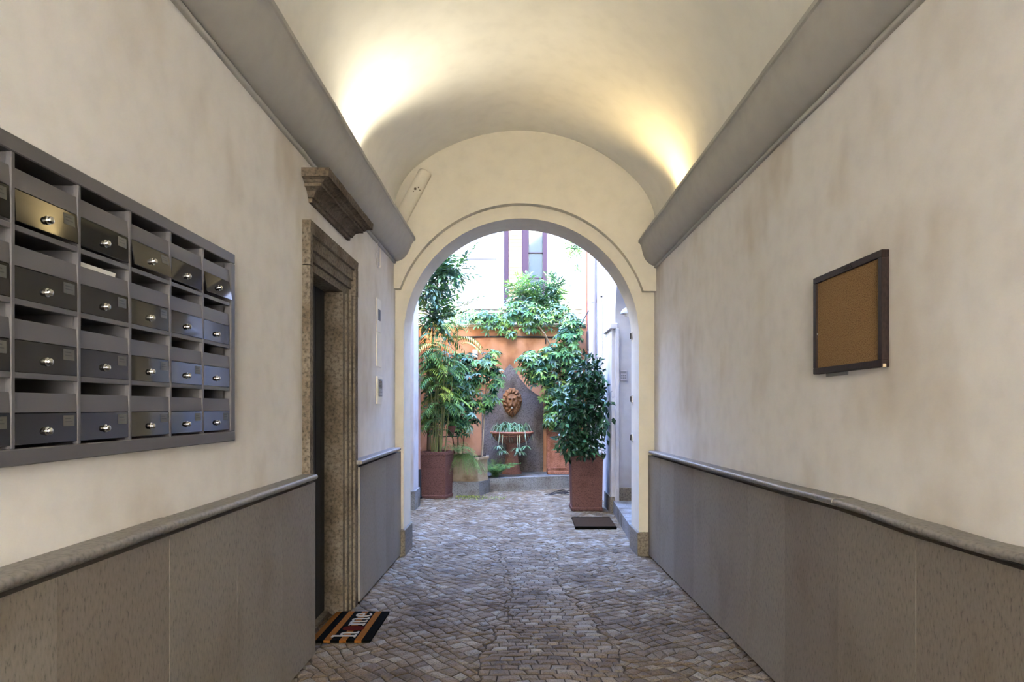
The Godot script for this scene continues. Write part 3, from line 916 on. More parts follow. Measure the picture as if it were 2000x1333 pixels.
# ------------------------------------------------------------------ small fittings in the passage
func build_fittings() -> void:
	# access strip, meter slot and intercom between doorway and arch
	var t := thing("cover_strip", "narrow white wall cover strip with small dark slot beside the arch", "wall panel", V(XL, 1.90, 6.66))
	var mb := MB.new()
	mb.cbox(Vector3(0, 0.0, -0.11), Vector3(0.012, 0.33, 0.11), 0.003)
	mb.cbox(Vector3(0, 0.335, -0.11), Vector3(0.010, 0.66, 0.11), 0.003)
	part(mb, "cover", M.white_plastic, t)
	mb = MB.new()
	mb.cbox(Vector3(0.008, 0.45, -0.055), Vector3(0.0125, 0.56, 0.055), 0.002)
	part(mb, "slot", M.slot_black, t, "small dark window slot")
	t = thing("intercom", "grey and white entry intercom panel on wall left of the arch", "intercom", V(XL, 1.535, 6.66))
	mb = MB.new()
	mb.cbox(Vector3(0, 0, -0.115), Vector3(0.018, 0.27, 0.115), 0.004)
	part(mb, "backing_plate", M.white_plastic, t)
	mb = MB.new()
	mb.cbox(Vector3(0.016, 0.075, -0.085), Vector3(0.024, 0.245, 0.085), 0.003)
	var face := part(mb, "face_plate", M.grey_plastic, t)
	for k in 5:
		mb = MB.new()
		mb.cbox(Vector3(0.022, 0.165 + k * 0.014, -0.06), Vector3(0.0255, 0.171 + k * 0.014, 0.06), 0.001)
		part(mb, "grille_bar", M.dark_glass, face)
	for k in 4:
		mb = MB.new()
		mb.cbox(Vector3(0.022, 0.09 + (k / 2) * 0.035, -0.055 + (k % 2) * 0.06), Vector3(0.028, 0.112 + (k / 2) * 0.035, -0.005 + (k % 2) * 0.06), 0.002)
		part(mb, "button", M.steel, face)
	# loop of cable under the cornice
	t = thing("cable_loop", "thin white cable loop hanging below left cornice near the arch", "cable", V(XL, 2.90, 6.62))
	var pts := []
	for k in 15:
		var a := PI * k / 14.0
		pts.append(Vector3(0.012, -0.01 - sin(a) * 0.03, -0.075 * cos(a)))
	pts.push_front(Vector3(0.012, 0.16, -0.075)); pts.append(Vector3(0.012, 0.20, 0.075))
	mb = MB.new()
	mb.tube(pts, [0.006], 6)
	part(mb, "cable", M.white_plastic, t)
	# old pipe boxed into the end wall above the left cornice
	t = thing("wall_pipe", "diagonal plastered pipe stub on end wall above left cornice", "pipe", V(-1.25, 3.52, END - 0.02))
	mb = MB.new()
	var p0 := Vector3(-0.04, 0.0, 0.0)
	var p1 := Vector3(0.245, 0.545, -0.01)
	var ax := (p1 - p0).normalized()
	var path := []; var rad := []
	for k in 6:
		path.append(p0.lerp(p1, k / 5.0)); rad.append(0.075)
	for k in 5:
		var a := (k + 1) / 5.0 * PI * 0.5
		path.append(p1 + ax * 0.035 * sin(a)); rad.append(0.075 - 0.018 * (1.0 - cos(a)))
	mb.tube(path, rad, 20)
	part(mb, "pipe", M.arch_plaster_shaded, t)
	mb = MB.new()
	for k in [[0.155, 0.36, 0.012], [0.19, 0.375, 0.007], [0.205, 0.345, 0.006], [0.135, 0.33, 0.005]]:
		var q := Vector3(k[0], k[1], 0.066)
		mb.cbox(q - Vector3(k[2], k[2], 0.006), q + Vector3(k[2], k[2], 0.010), 0.004)
	part(mb, "chip", M.hood_stone, t)
	# doormat with lettering
	var dn := 4.604; var df := 5.313
	t = thing("doormat", "black and tan striped doormat lettered home by stone doorway", "doormat", V(-1.19, floor_y(4.95), (dn + df) / 2))
	var slope := Basis(Vector3(1, 0, 0), -0.02)
	t.basis = slope
	var hl := (df - dn) / 2
	var xs := [0.205, 0.145, 0.098, 0.042, -0.005, -0.065, -0.112, -0.165, -0.205]
	for k in xs.size() - 1:
		mb = MB.new()
		mb.cbox(Vector3(xs[k + 1], 0.004, -hl), Vector3(xs[k], 0.021, hl), 0.002)
		part(mb, "stripe", M.mat_black if k % 2 == 0 else M.mat_tan, t, "black stripe" if k % 2 == 0 else "tan stripe")
	var font := SystemFont.new()
	font.font_names = PackedStringArray(["Droid Serif"])
	for k in [["h", 0.225], ["m", -0.075], ["e", -0.245]]:
		var tm := TextMesh.new()
		tm.text = k[0]
		tm.font = font
		tm.font_size = 64
		tm.pixel_size = 0.0034
		tm.depth = 0.006
		tm.horizontal_alignment = HORIZONTAL_ALIGNMENT_CENTER
		tm.vertical_alignment = VERTICAL_ALIGNMENT_CENTER
		var o := part(tm, "letter", M.mat_white, t, "white letter " + k[0])
		o.transform = Transform3D(Basis(Vector3(0, 0, -1), Vector3(-1, 0, 0), Vector3(0, 1, 0)), Vector3(0.015, 0.022, k[1]))
	mb = MB.new()
	mb.lathe([[0.068, 0.0], [0.068, 0.003], [0.0, 0.0035]], Vector3.ZERO, 20)
	var hd := part(mb, "round_letter", M.mat_red, t, "dark red round motif in place of the letter o")
	hd.position = Vector3(0.03, 0.0205, 0.085)
	hd.scale = Vector3(1.15, 1, 0.85)

# ------------------------------------------------------------------ courtyard shell
const COURT := -0.162
const DECK := 0.10 # top of the raised platform

func build_court() -> void:
	# left wall: orange below, cream above, with a white pier
	var w := MB.new()
	w.box(V(-2.6, -0.4, 15.4), V(-2.15, 3.3, 8.05))
	struct("wall_courtyard_left", "orange rendered left wall of the courtyard behind the plants", w, M.orange_render)
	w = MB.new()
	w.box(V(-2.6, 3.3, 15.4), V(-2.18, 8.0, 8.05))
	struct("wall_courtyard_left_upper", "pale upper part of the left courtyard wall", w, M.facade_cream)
	w = MB.new()
	w.cbox(V(-2.2, -0.4, 11.6), V(-1.66, 8.0, 11.08), 0.006)
	var o := struct("trim_6", "slim white pier on the left just beyond the arch", w, M.court_white)
	w = MB.new()
	w.cbox(V(-2.2, -0.4, 11.63), V(-1.635, 0.15, 11.05), 0.008)
	part(w, "plinth", M.kerb_stone, o, "grey stone plinth")
	# back wall with the grey niche panel
	w = MB.new()
	w.box(V(-2.4, -0.4, 15.4), V(1.6, 3.27, 15.0))
	o = struct("wall_courtyard_back", "orange rendered back wall behind the fountain", w, M.orange_render)
	w = MB.new()
	var p := PackedVector2Array([Vector2(-0.754, DECK), Vector2(-0.754, 1.70), Vector2(-0.66, 1.80), Vector2(-0.52, 1.93), Vector2(-0.36, 2.14), Vector2(-0.24, 2.35), Vector2(-0.135, 2.46), Vector2(-0.03, 2.35), Vector2(0.09, 2.14), Vector2(0.26, 1.93), Vector2(0.44, 1.80), Vector2(0.596, 1.70), Vector2(0.596, DECK)])
	w.prism(p, V(0, 0, 15.0), Vector3.RIGHT, Vector3.UP, Vector3(0, 0, 0.04))
	part(w, "niche_panel", M.grey_render, o, "dark grey rendered panel with bell-shaped top behind the fountain")
	w = MB.new()
	w.cbox(V(-2.4, 3.27, 15.45), V(1.6, 3.33, 14.96), 0.01)
	part(w, "coping", M.trough_stone, o, "pale stone coping")
	# terrace behind the back wall and the facade beyond
	w = MB.new()
	w.box(V(-5, 2.8, 19.0), V(1.7, 3.12, 15.3))
	struct("floor_terrace", "raised garden terrace behind the orange wall", w, M.soil)
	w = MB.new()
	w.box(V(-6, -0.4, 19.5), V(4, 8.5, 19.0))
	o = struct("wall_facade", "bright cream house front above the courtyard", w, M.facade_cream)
	w = MB.new()
	w.cbox(V(-5, 4.22, 19.02), V(-0.33, 4.30, 18.84), 0.01)
	w.cbox(V(-5, 4.13, 19.02), V(-0.33, 4.22, 18.92), 0.01)
	w.cbox(V(0.86, 4.22, 19.02), V(4, 4.30, 18.84), 0.01)
	w.cbox(V(0.86, 4.13, 19.02), V(4, 4.22, 18.92), 0.01)
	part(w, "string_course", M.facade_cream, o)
	w = MB.new()
	w.cbox(V(-0.54, 4.30, 19.02), V(-0.335, 7.2, 18.94), 0.01)
	part(w, "pilaster_strip", M.court_white, o)
	w = MB.new()
	w.tube([V(-1.9, 5.58, 18.98), V(-1.2, 5.64, 18.97), V(-0.56, 5.62, 18.93)], [0.012], 5)
	part(w, "cable", M.iron, o)
	build_window()
	# right wall with the arched doorway recess
	p = PackedVector2Array([Vector2(8.05, -0.4), Vector2(8.05, 9.5), Vector2(16.1, 9.5), Vector2(16.1, -0.4), Vector2(10.75, -0.4)])
	p.append_array(arch_pts(9.6, 2.79, 1.15, 32, 0.0, PI))
	p.append(Vector2(8.45, -0.4))
	w = MB.new()
	w.prism(p, Vector3(1.95, 0, 0), Vector3(0, 0, -1), Vector3.UP, Vector3(-0.39, 0, 0))
	w.box(V(1.94, -0.4, 16.1), V(2.3, 9.5, 8.05))
	o = struct("wall_courtyard_right", "white right wall of the courtyard with arched doorway recess", w, M.court_white)
	w = MB.new()
	w.cbox(V(1.505, -0.3, 11.5), V(1.57, 2.74, 10.76), 0.006)
	part(w, "pilaster", M.court_white, o)
	w = MB.new()
	w.cbox(V(1.475, 2.74, 11.53), V(1.6, 2.83, 10.70), 0.012)
	part(w, "impost", M.court_white, o)
	w = MB.new()
	w.cbox(V(1.562, 0.0, 10.76), V(1.615, 2.74, 10.68), 0.006)
	part(w, "door_frame", M.court_white, o)
	w = MB.new()
	w.cbox(V(1.485, -0.3, 11.52), V(1.565, COURT + 0.26, 10.755), 0.006)
	w.cbox(V(1.616, 0.0, 10.76), V(1.95, 0.245, 10.72), 0.006)
	part(w, "skirting", M.plinth_stone, o, "dark grey stone skirting")
	# doorstep: two slabs
	o = struct("trim_7", "grey marble doorstep along the right side beyond the arch", null, null)
	for k in [[8.13, 9.45], [9.455, 10.74]]:
		var xa: float = lerpf(1.395, 1.53, (k[0] - 8.13) / 2.61)
		var xb: float = lerpf(1.395, 1.53, (k[1] - 8.13) / 2.61)
		w = MB.new()
		w.hexa([V(xb, COURT - 0.1, k[1]), V(1.97, COURT - 0.1, k[1]), V(1.97, COURT - 0.1, k[0]), V(xa, COURT - 0.1, k[0]),
			V(xb, 0.035, k[1]), V(1.97, 0.035, k[1]), V(1.97, 0.035, k[0]), V(xa, 0.035, k[0])])
		part(w, "step_slab", M.kerb_stone, o)
	# raised platform
	o = struct("floor_platform", "low grey stone platform carrying fountain and planters", null, null)
	p = PackedVector2Array([Vector2(-2.2, 12.83), Vector2(-0.71, 12.83), Vector2(-0.535, 13.49), Vector2(1.12, 14.10), Vector2(1.58, 14.23), Vector2(1.58, 15.02), Vector2(-2.2, 15.02)])
	w = MB.new()
	w.prism(p, Vector3(0, -0.3, 0), Vector3.RIGHT, Vector3(0, 0, -1), Vector3(0, DECK - 0.005 + 0.3, 0))
	part(w, "platform_bed", M.kerb_stone, o)
	var front := [Vector2(-2.2, 12.8), Vector2(-1.45, 12.8), Vector2(-0.69, 12.8), Vector2(-0.515, 13.46), Vector2(0.30, 13.764), Vector2(1.12, 14.07), Vector2(1.58, 14.2)]
	for i in front.size() - 1:
		var a: Vector2 = front[i]; var b: Vector2 = front[i + 1]
		var t := (b - a).normalized()
		var nrm := Vector2(-t.y, t.x)
		if nrm.y < 0: nrm = -nrm
		var e := t * 0.002
		a += e; b -= e
		var c := b + nrm * 0.2; var d := a + nrm * 0.2
		w = MB.new()
		var y0 := -0.3; var y1 := DECK
		w.hexa([V(d.x, y0, d.y), V(c.x, y0, c.y), V(b.x, y0, b.y), V(a.x, y0, a.y), V(d.x, y1, d.y), V(c.x, y1, c.y), V(b.x, y1, b.y), V(a.x, y1, a.y)])
		part(w, "kerb_block", M.kerb_stone, o)

func build_window() -> void:
	var o := struct("window_1", "tall brown-framed window with tan shutter on the cream house front", null, null)
	var f := 18.93
	for k in [[-0.328, -0.215, 4.31, 7.2], [0.171, 0.342, 4.31, 7.2], [0.742, 0.855, 4.31, 7.2], [-0.215, 0.171, 4.31, 4.42], [0.342, 0.742, 4.31, 4.42]]:
		var mb := MB.new()
		mb.cbox(V(k[0], k[2], 19.02), V(k[1], k[3], f - 0.02), 0.008)
		part(mb, "frame_bar", M.window_brown, o)
	for k in 28: # louvred shutter leaf
		var mb := MB.new()
		var y := 4.44 + k * 0.098
		mb.hexa([V(-0.20, y, f + 0.03), V(0.16, y, f + 0.03), V(0.16, y - 0.02, f - 0.004), V(-0.20, y - 0.02, f - 0.004), V(-0.20, y + 0.094, f + 0.05), V(0.16, y + 0.094, f + 0.05), V(0.16, y + 0.078, f + 0.008), V(-0.20, y + 0.078, f + 0.008)])
		part(mb, "louvre", M.shutter_tan, o)
	for k in 4:
		var mb := MB.new()
		mb.box(V(0.36, 4.42 + k * 0.7, f + 0.06), V(0.73, 5.09 + k * 0.7, f + 0.05))
		part(mb, "pane", M.window_pane, o)
	for k in 3:
		var mb := MB.new()
		mb.cbox(V(0.342, 5.09 + k * 0.7, f + 0.07), V(0.742, 5.12 + k * 0.7, f + 0.02), 0.004)
		part(mb, "glazing_bar", M.window_brown, o)
	var mb := MB.new()
	mb.cbox(V(-0.60, 4.22, 19.02), V(1.0, 4.31, 18.82), 0.01)
	part(mb, "sill", M.court_white, o)

# ------------------------------------------------------------------ courtyard fittings
func build_court_fittings() -> void:
	var mb := MB.new()
	var t := thing("downpipe", "grey drainpipe with collar on the right courtyard wall", "pipe", V(1.478, COURT, 13.2))
	mb.tube([Vector3(0, 0, 0), Vector3(0, 8.4, 0)], [0.072], 18)
	var drain := part(mb, "pipe", M.pipe_grey, t)
	for y in [1.7, 3.70, 5.6]:
		mb = MB.new()
		mb.tube([Vector3(0, y, 0), Vector3(0, y + 0.06, 0)], [0.08], 18)
		part(mb, "collar", M.pipe_grey, drain)
	t = thing("copper_pipe", "thin copper pipe running up the far right courtyard wall", "pipe", V(1.535, 2.6, 14.85))
	mb = MB.new()
	mb.tube([Vector3(0, 0, 0), Vector3(0, 5.5, 0)], [0.02], 8)
	part(mb, "pipe", M.copper_pipe, t)
	t = thing("conduit", "thin white conduit beside the drainpipe on right courtyard wall", "pipe", V(1.545, COURT, 12.35))
	mb = MB.new()
	mb.tube([Vector3(0, 0, 0), Vector3(0, 8.4, 0)], [0.015], 8)
	part(mb, "pipe", M.white_plastic, t)
	for y in [1.5, 3.66]:
		mb = MB.new()
		mb.cbox(Vector3(-0.02, y, -0.025), Vector3(0.015, y + 0.03, 0.025), 0.003)
		part(mb, "clip", M.iron, t)
	t = thing("meter_box", "narrow grey metal box on the right courtyard wall above foliage", "meter box", V(1.56, 2.72, 14.35))
	mb = MB.new()
	mb.cbox(Vector3(-0.05, 0, -0.28), Vector3(0, 0.42, 0.28), 0.006)
	part(mb, "body", M.pipe_grey, t)
	mb = MB.new()
	mb.cbox(Vector3(-0.056, 0.02, -0.26), Vector3(-0.045, 0.40, 0.26), 0.004)
	part(mb, "lid", M.grey_plastic, t)
	t = thing("bracket_rod", "slanted dark iron rod on the right courtyard wall", "rod", V(1.55, 3.60, 14.0))
	mb = MB.new()
	mb.tube([Vector3(0.01, 0, 0), Vector3(-0.10, -0.17, 0.02), Vector3(-0.21, -0.37, 0.03)], [0.014, 0.012, 0.010], 6)
	mb.tube([Vector3(-0.07, -0.12, 0.015), Vector3(-0.02, -0.13, 0.0), Vector3(0.01, -0.13, 0)], [0.008], 5)
	part(mb, "rod", M.iron, t)
	# clay soil pipe on the left
	t = thing("clay_pipe", "pinkish clay drainpipe with bend beside the left planter", "pipe", V(-1.79, COURT, 12.35))
	mb = MB.new()
	mb.tube([Vector3(-0.28, 2.46, -0.1), Vector3(-0.16, 2.42, -0.04), Vector3(-0.05, 2.34, 0), Vector3(0, 2.2, 0), Vector3(0, 0.5, 0)], [0.062], 14)
	part(mb, "pipe", M.pipe_clay, t)
	mb = MB.new()
	mb.tube([Vector3(0, 0.55, 0), Vector3(0, 0.5, 0), Vector3(0, 0.1, 0), Vector3(0.03, 0.02, 0.03)], [0.075, 0.068, 0.068, 0.07], 14)
	part(mb, "iron_foot", M.iron, t, "dark iron lower length")
	for y in [0.9, 1.45, 2.15]:
		mb = MB.new()
		mb.tube([Vector3(0, y, 0), Vector3(0, y + 0.04, 0)], [0.072], 14)
		part(mb, "collar", M.pipe_clay, t)
	# cable run and junction box on the orange wall
	t = thing("wall_conduit", "dark horizontal conduit along top of the orange wall", "pipe", V(-0.3, 3.05, 14.98))
	mb = MB.new()
	mb.tube([Vector3(-1.2, 0.0, 0), Vector3(0, 0.012, 0), Vector3(1.3, 0.0, 0)], [0.018], 8)
	part(mb, "pipe", M.iron, t)
	mb = MB.new()
	mb.tube([Vector3(0.94, 0, 0.01), Vector3(0.95, -0.09, 0.01), Vector3(0.945, -0.15, 0)], [0.014], 6)
	part(mb, "stub", M.iron, t)
	t = thing("junction_box", "small white junction box on the orange wall above the plants", "junction box", V(-0.90, 2.60, 15.0))
	mb = MB.new()
	mb.cbox(Vector3(-0.055, 0, 0), Vector3(0.055, 0.17, 0.07), 0.008)
	part(mb, "body", M.white_plastic, t)
	mb = MB.new()
	mb.tube([Vector3(0.03, 0.0, 0.03), Vector3(0.035, -0.10, 0.02)], [0.01], 6)
	part(mb, "cable", M.iron, t)
	# entry phone in the doorway recess
	t = thing("entry_phone", "small grey-blue entry keypad on the doorway recess", "intercom", V(1.69, 1.925, 10.75))
	mb = MB.new()
	mb.cbox(Vector3(-0.055, 0, 0), Vector3(0.055, 0.165, 0.03), 0.006)
	var phone := part(mb, "body", M.pipe_grey, t)
	for k in 6:
		mb = MB.new()
		mb.cbox(Vector3(-0.04 + (k % 3) * 0.028, 0.03 + (k / 3) * 0.04, 0.028), Vector3(-0.018 + (k % 3) * 0.028, 0.055 + (k / 3) * 0.04, 0.034), 0.002)
		part(mb, "button", M.grey_plastic, phone)
	mb = MB.new()
	mb.cbox(Vector3(-0.042, 0.115, 0.028), Vector3(0.042, 0.15, 0.033), 0.002)
	part(mb, "speaker", M.grey_plastic, phone)
	# wall lantern just outside the arch
	t = thing("wall_lantern", "white bracket wall lamp on the right just outside the arch", "lamp", V(1.56, 2.62, 8.35))
	mb = MB.new()
	mb.cbox(Vector3(-0.02, 0, -0.05), Vector3(0, 0.16, 0.05), 0.005)
	part(mb, "wall_plate", M.court_white, t)
	mb = MB.new()
	var pts := []
	for k in 12:
		var a := k / 11.0 * PI
		pts.append(Vector3(-0.11 + cos(a) * 0.09, 0.10 + sin(a) * 0.10, 0))
	mb.tube(pts, [0.014], 8)
	part(mb, "arm", M.trough_stone, t)
	mb = MB.new()
	mb.lathe([[0.085, 0.0], [0.075, 0.03], [0.05, 0.06], [0.022, 0.075], [0.0, 0.085]], Vector3(-0.2, 0.03, 0), 20)
	mb.lathe([[0.0, 0.075], [0.045, 0.05], [0.075, 0.02], [0.085, 0.0]], Vector3(-0.2, 0.028, 0), 20)
	var shade := part(mb, "shade", M.court_white, t)
	mb = MB.new()
	mb.lathe([[0.0, -0.03], [0.03, -0.02], [0.036, 0.01], [0.02, 0.045]], Vector3(-0.2, 0.02, 0), 14)
	part(mb, "bulb", M.white_plastic, shade)
	# gate hinges on the arch reveal
	for k in [[2.30, "pale metal keeper high on right arch reveal"], [1.56, "small metal hinge at mid height on right arch reveal"], [1.11, "small metal hinge low on right arch reveal"]]:
		t = thing("hinge", k[1], "hinge", V(1.368, k[0], 8.02), 0.0, "gate hinges on the arch reveal")
		mb = MB.new()
		mb.cbox(Vector3(-0.016, 0, -0.035), Vector3(0.0, 0.085, 0.035), 0.003)
		part(mb, "leaf", M.steel, t)
		mb = MB.new()
		mb.tube([Vector3(-0.02, 0.01, 0.0), Vector3(-0.02, 0.075, 0.0)], [0.009], 8)
		part(mb, "pin", M.iron, t)
	# brown doormat by the doorstep
	t = thing("doormat", "plain dark brown doormat beside the marble doorstep", "doormat", V(1.03, COURT + 0.002, 9.62))
	mb = MB.new()
	mb.hexa([Vector3(-0.20, 0, -0.52), Vector3(0.36, 0, -0.52), Vector3(0.34, 0, 0.30), Vector3(-0.22, 0, 0.30), Vector3(-0.20, 0.035, -0.52), Vector3(0.36, 0.035, -0.52), Vector3(0.34, 0.035, 0.30), Vector3(-0.22, 0.035, 0.30)])
	part(mb, "pile", M.mat_brown, t)
	mb = MB.new()
	mb.cbox(Vector3(-0.225, 0, 0.28), Vector3(0.345, 0.038, 0.31), 0.006)
	mb.cbox(Vector3(-0.205, 0, -0.53), Vector3(0.365, 0.038, -0.50), 0.006)
	part(mb, "binding", M.mat_black, t)

# ------------------------------------------------------------------ fountain
func build_fountain() -> void:
	var t := thing("pedestal_fountain", "terracotta basin on a pedestal under the lion mask", "fountain", V(-0.09, DECK, 14.46))
	var mb := MB.new()
	mb.lathe([[0.0, 0.0], [0.205, 0.0]], Vector3.ZERO, 32)
	mb.lathe([[0.205, 0.0], [0.205, 0.05]], Vector3.ZERO, 32)
	mb.lathe([[0.205, 0.05], [0.185, 0.06], [0.170, 0.12], [0.150, 0.24], [0.134, 0.33]], Vector3.ZERO, 32)
	mb.lathe([[0.142, 0.33], [0.142, 0.345]], Vector3.ZERO, 32)
	mb.lathe([[0.134, 0.345], [0.122, 0.46], [0.118, 0.55], [0.13, 0.62], [0.16, 0.65]], Vector3.ZERO, 32)
	part(mb, "pedestal", M.terracotta_pink, t)
	mb = MB.new()
	mb.lathe([[0.10, 0.645], [0.20, 0.655], [0.28, 0.69], [0.35, 0.75], [0.41, 0.83], [0.43, 0.845]], Vector3.ZERO, 40)
	mb.lathe([[0.40, 0.80], [0.36, 0.79], [0.0, 0.79]], Vector3.ZERO, 40)
	for k in 18: # gadroons on the bowl
		var a := TAU * k / 18.0
		var dir := Vector3(cos(a), 0, -sin(a))
		mb.tube([dir * 0.20 + Vector3(0, 0.658, 0), dir * 0.285 + Vector3(0, 0.695, 0), dir * 0.352 + Vector3(0, 0.753, 0), dir * 0.405 + Vector3(0, 0.826, 0)], [0.012, 0.022, 0.022, 0.012], 6)
	part(mb, "bowl", M.terracotta_pink, t)
	mb = MB.new()
	var rim := []
	for k in 11:
		var a := lerpf(-PI * 0.6, PI * 1.1, k / 10.0)
		rim.append([0.435 + cos(a) * 0.03, 0.875 + sin(a) * 0.028])
	mb.lathe(rim, Vector3.ZERO, 40)
	mb.lathe([[0.405, 0.885], [0.40, 0.80]], Vector3.ZERO, 40)
	part(mb, "rim", M.terracotta, t)
	# lion mask
	t = thing("lion_mask", "round terracotta lion head mask on the grey panel", "wall mask", V(-0.09, 1.33, 14.96))
	mb = MB.new()
	var rows := []
	var rings := 26; var segs := 72
	for i in rings + 1:
		var rho := 1.0 - float(i) / rings
		var r := PackedVector3Array()
		for j in segs:
			var a := TAU * j / segs
			var wob := 1.0 + 0.035 * sin(a * 15.0) * smoothstep(0.5, 1.0, rho)
			var u := cos(a) * rho * wob
			var v := sin(a) * rho * wob
			if v < 0: u *= 1.0 - 0.30 * absf(v)
			r.append(Vector3(u * 0.222, 0.305 + v * (0.30 if v > 0 else 0.335), mask_h(u, v, rho, a)))
		rows.append(r)
	mb.grid(rows, false, true)
	var head := part(mb, "head", M.terracotta_mask, t)
	mb = MB.new()
	mb.tube([Vector3(0, 0.175, 0.08), Vector3(0, 0.172, 0.135)], [0.016], 10)
	part(mb, "spout", M.steel, head, "small metal water spout in the mouth")

func bump2(u: float, v: float, cu: float, cv: float, su: float, sv: float) -> float:
	return exp(-(pow((u - cu) / su, 2) + pow((v - cv) / sv, 2)))

func mask_h(u: float, v: float, rho: float, a: float) -> float:
	var h := 0.10 * sqrt(maxf(0.0, 1.0 - rho * rho * 0.96))
	var mane := smoothstep(0.50, 0.66, rho)
	h += mane * (0.022 * sin(a * 15.0 + sin(rho * 9.0) * 1.6) + 0.014 * sin(a * 27.0 - rho * 14.0)) * (1.0 - pow(rho, 6) * 0.6)
	h -= 0.03 * bump2(rho, 0, 0.58, 0, 0.06, 1.0)
	var au := absf(u)
	h += 0.035 * bump2(au, v, 0.20, 0.24, 0.15, 0.07)   # brows
	h -= 0.040 * bump2(au, v, 0.21, 0.11, 0.08, 0.06)   # eye sockets
	h += 0.018 * bump2(au, v, 0.21, 0.105, 0.045, 0.03)  # eyeballs
	h += 0.050 * bump2(u, v, 0, 0.0, 0.075, 0.22)        # nose ridge
	h += 0.040 * bump2(u, v, 0, -0.14, 0.11, 0.06)       # nose tip
	h += 0.050 * bump2(au, v, 0.12, -0.25, 0.13, 0.09)   # muzzle
	h -= 0.060 * bump2(u, v, 0, -0.40, 0.17, 0.05)       # mouth
	h += 0.040 * bump2(u, v, 0, -0.53, 0.15, 0.08)       # chin
	h += 0.030 * bump2(au, v, 0.36, -0.05, 0.10, 0.14)   # cheeks
	h += 0.035 * bump2(au, v, 0.46, 0.40, 0.10, 0.09)    # ears
	return h * (1.0 if rho < 0.985 else 0.0)

# ------------------------------------------------------------------ planters
func square_pot(called: String, label: String, at: Vector3, turn: float, w: float, h: float, m: Material, panelled: bool) -> Node3D:
	var t := thing(called, label, "planter", at, turn)
	var mb := MB.new()
	var b := w * 0.46; var c := w * 0.485
	mb.hexa([Vector3(-b, 0.06, -b), Vector3(b, 0.06, -b), Vector3(b, 0.06, b), Vector3(-b, 0.06, b), Vector3(-c, h - 0.07, -c), Vector3(c, h - 0.07, -c), Vector3(c, h - 0.07, c), Vector3(-c, h - 0.07, c)])
	var body := part(mb, "body", m, t)
	mb = MB.new()
	mb.cbox(Vector3(-w * 0.485, 0.0, -w * 0.485), Vector3(w * 0.485, 0.065, w * 0.485), 0.01)
	part(mb, "foot", m, t)
	mb = MB.new()
	var o := w * 0.5; var i := w * 0.43
	for k in [[-o, -o, o, -i], [-o, i, o, o], [-o, -i, -i, i], [i, -i, o, i]]:
		mb.cbox(Vector3(k[0], h - 0.072, k[1]), Vector3(k[2], h, k[3]), 0.008)
	part(mb, "rim", m, t)
	mb = MB.new()
	mb.box(Vector3(-i, h - 0.1, -i), Vector3(i, h - 0.035, i))
	part(mb, "soil", M.soil, t)
	if panelled:
		for s in 4:
			mb = MB.new()
			var z := c - 0.006
			for k in [[-0.78, -0.70, 0.14, h - 0.14], [0.70, 0.78, 0.14, h - 0.14], [-0.78, 0.78, 0.12, 0.15], [-0.78, 0.78, h - 0.15, h - 0.12]]:
				mb.cbox(Vector3(k[0] * b, k[2], z - 0.02), Vector3(k[1] * b, k[3], z + 0.012), 0.006)
			var q := part(mb, "panel_moulding", m, body)
			q.rotation.y = s * PI / 2
	return t

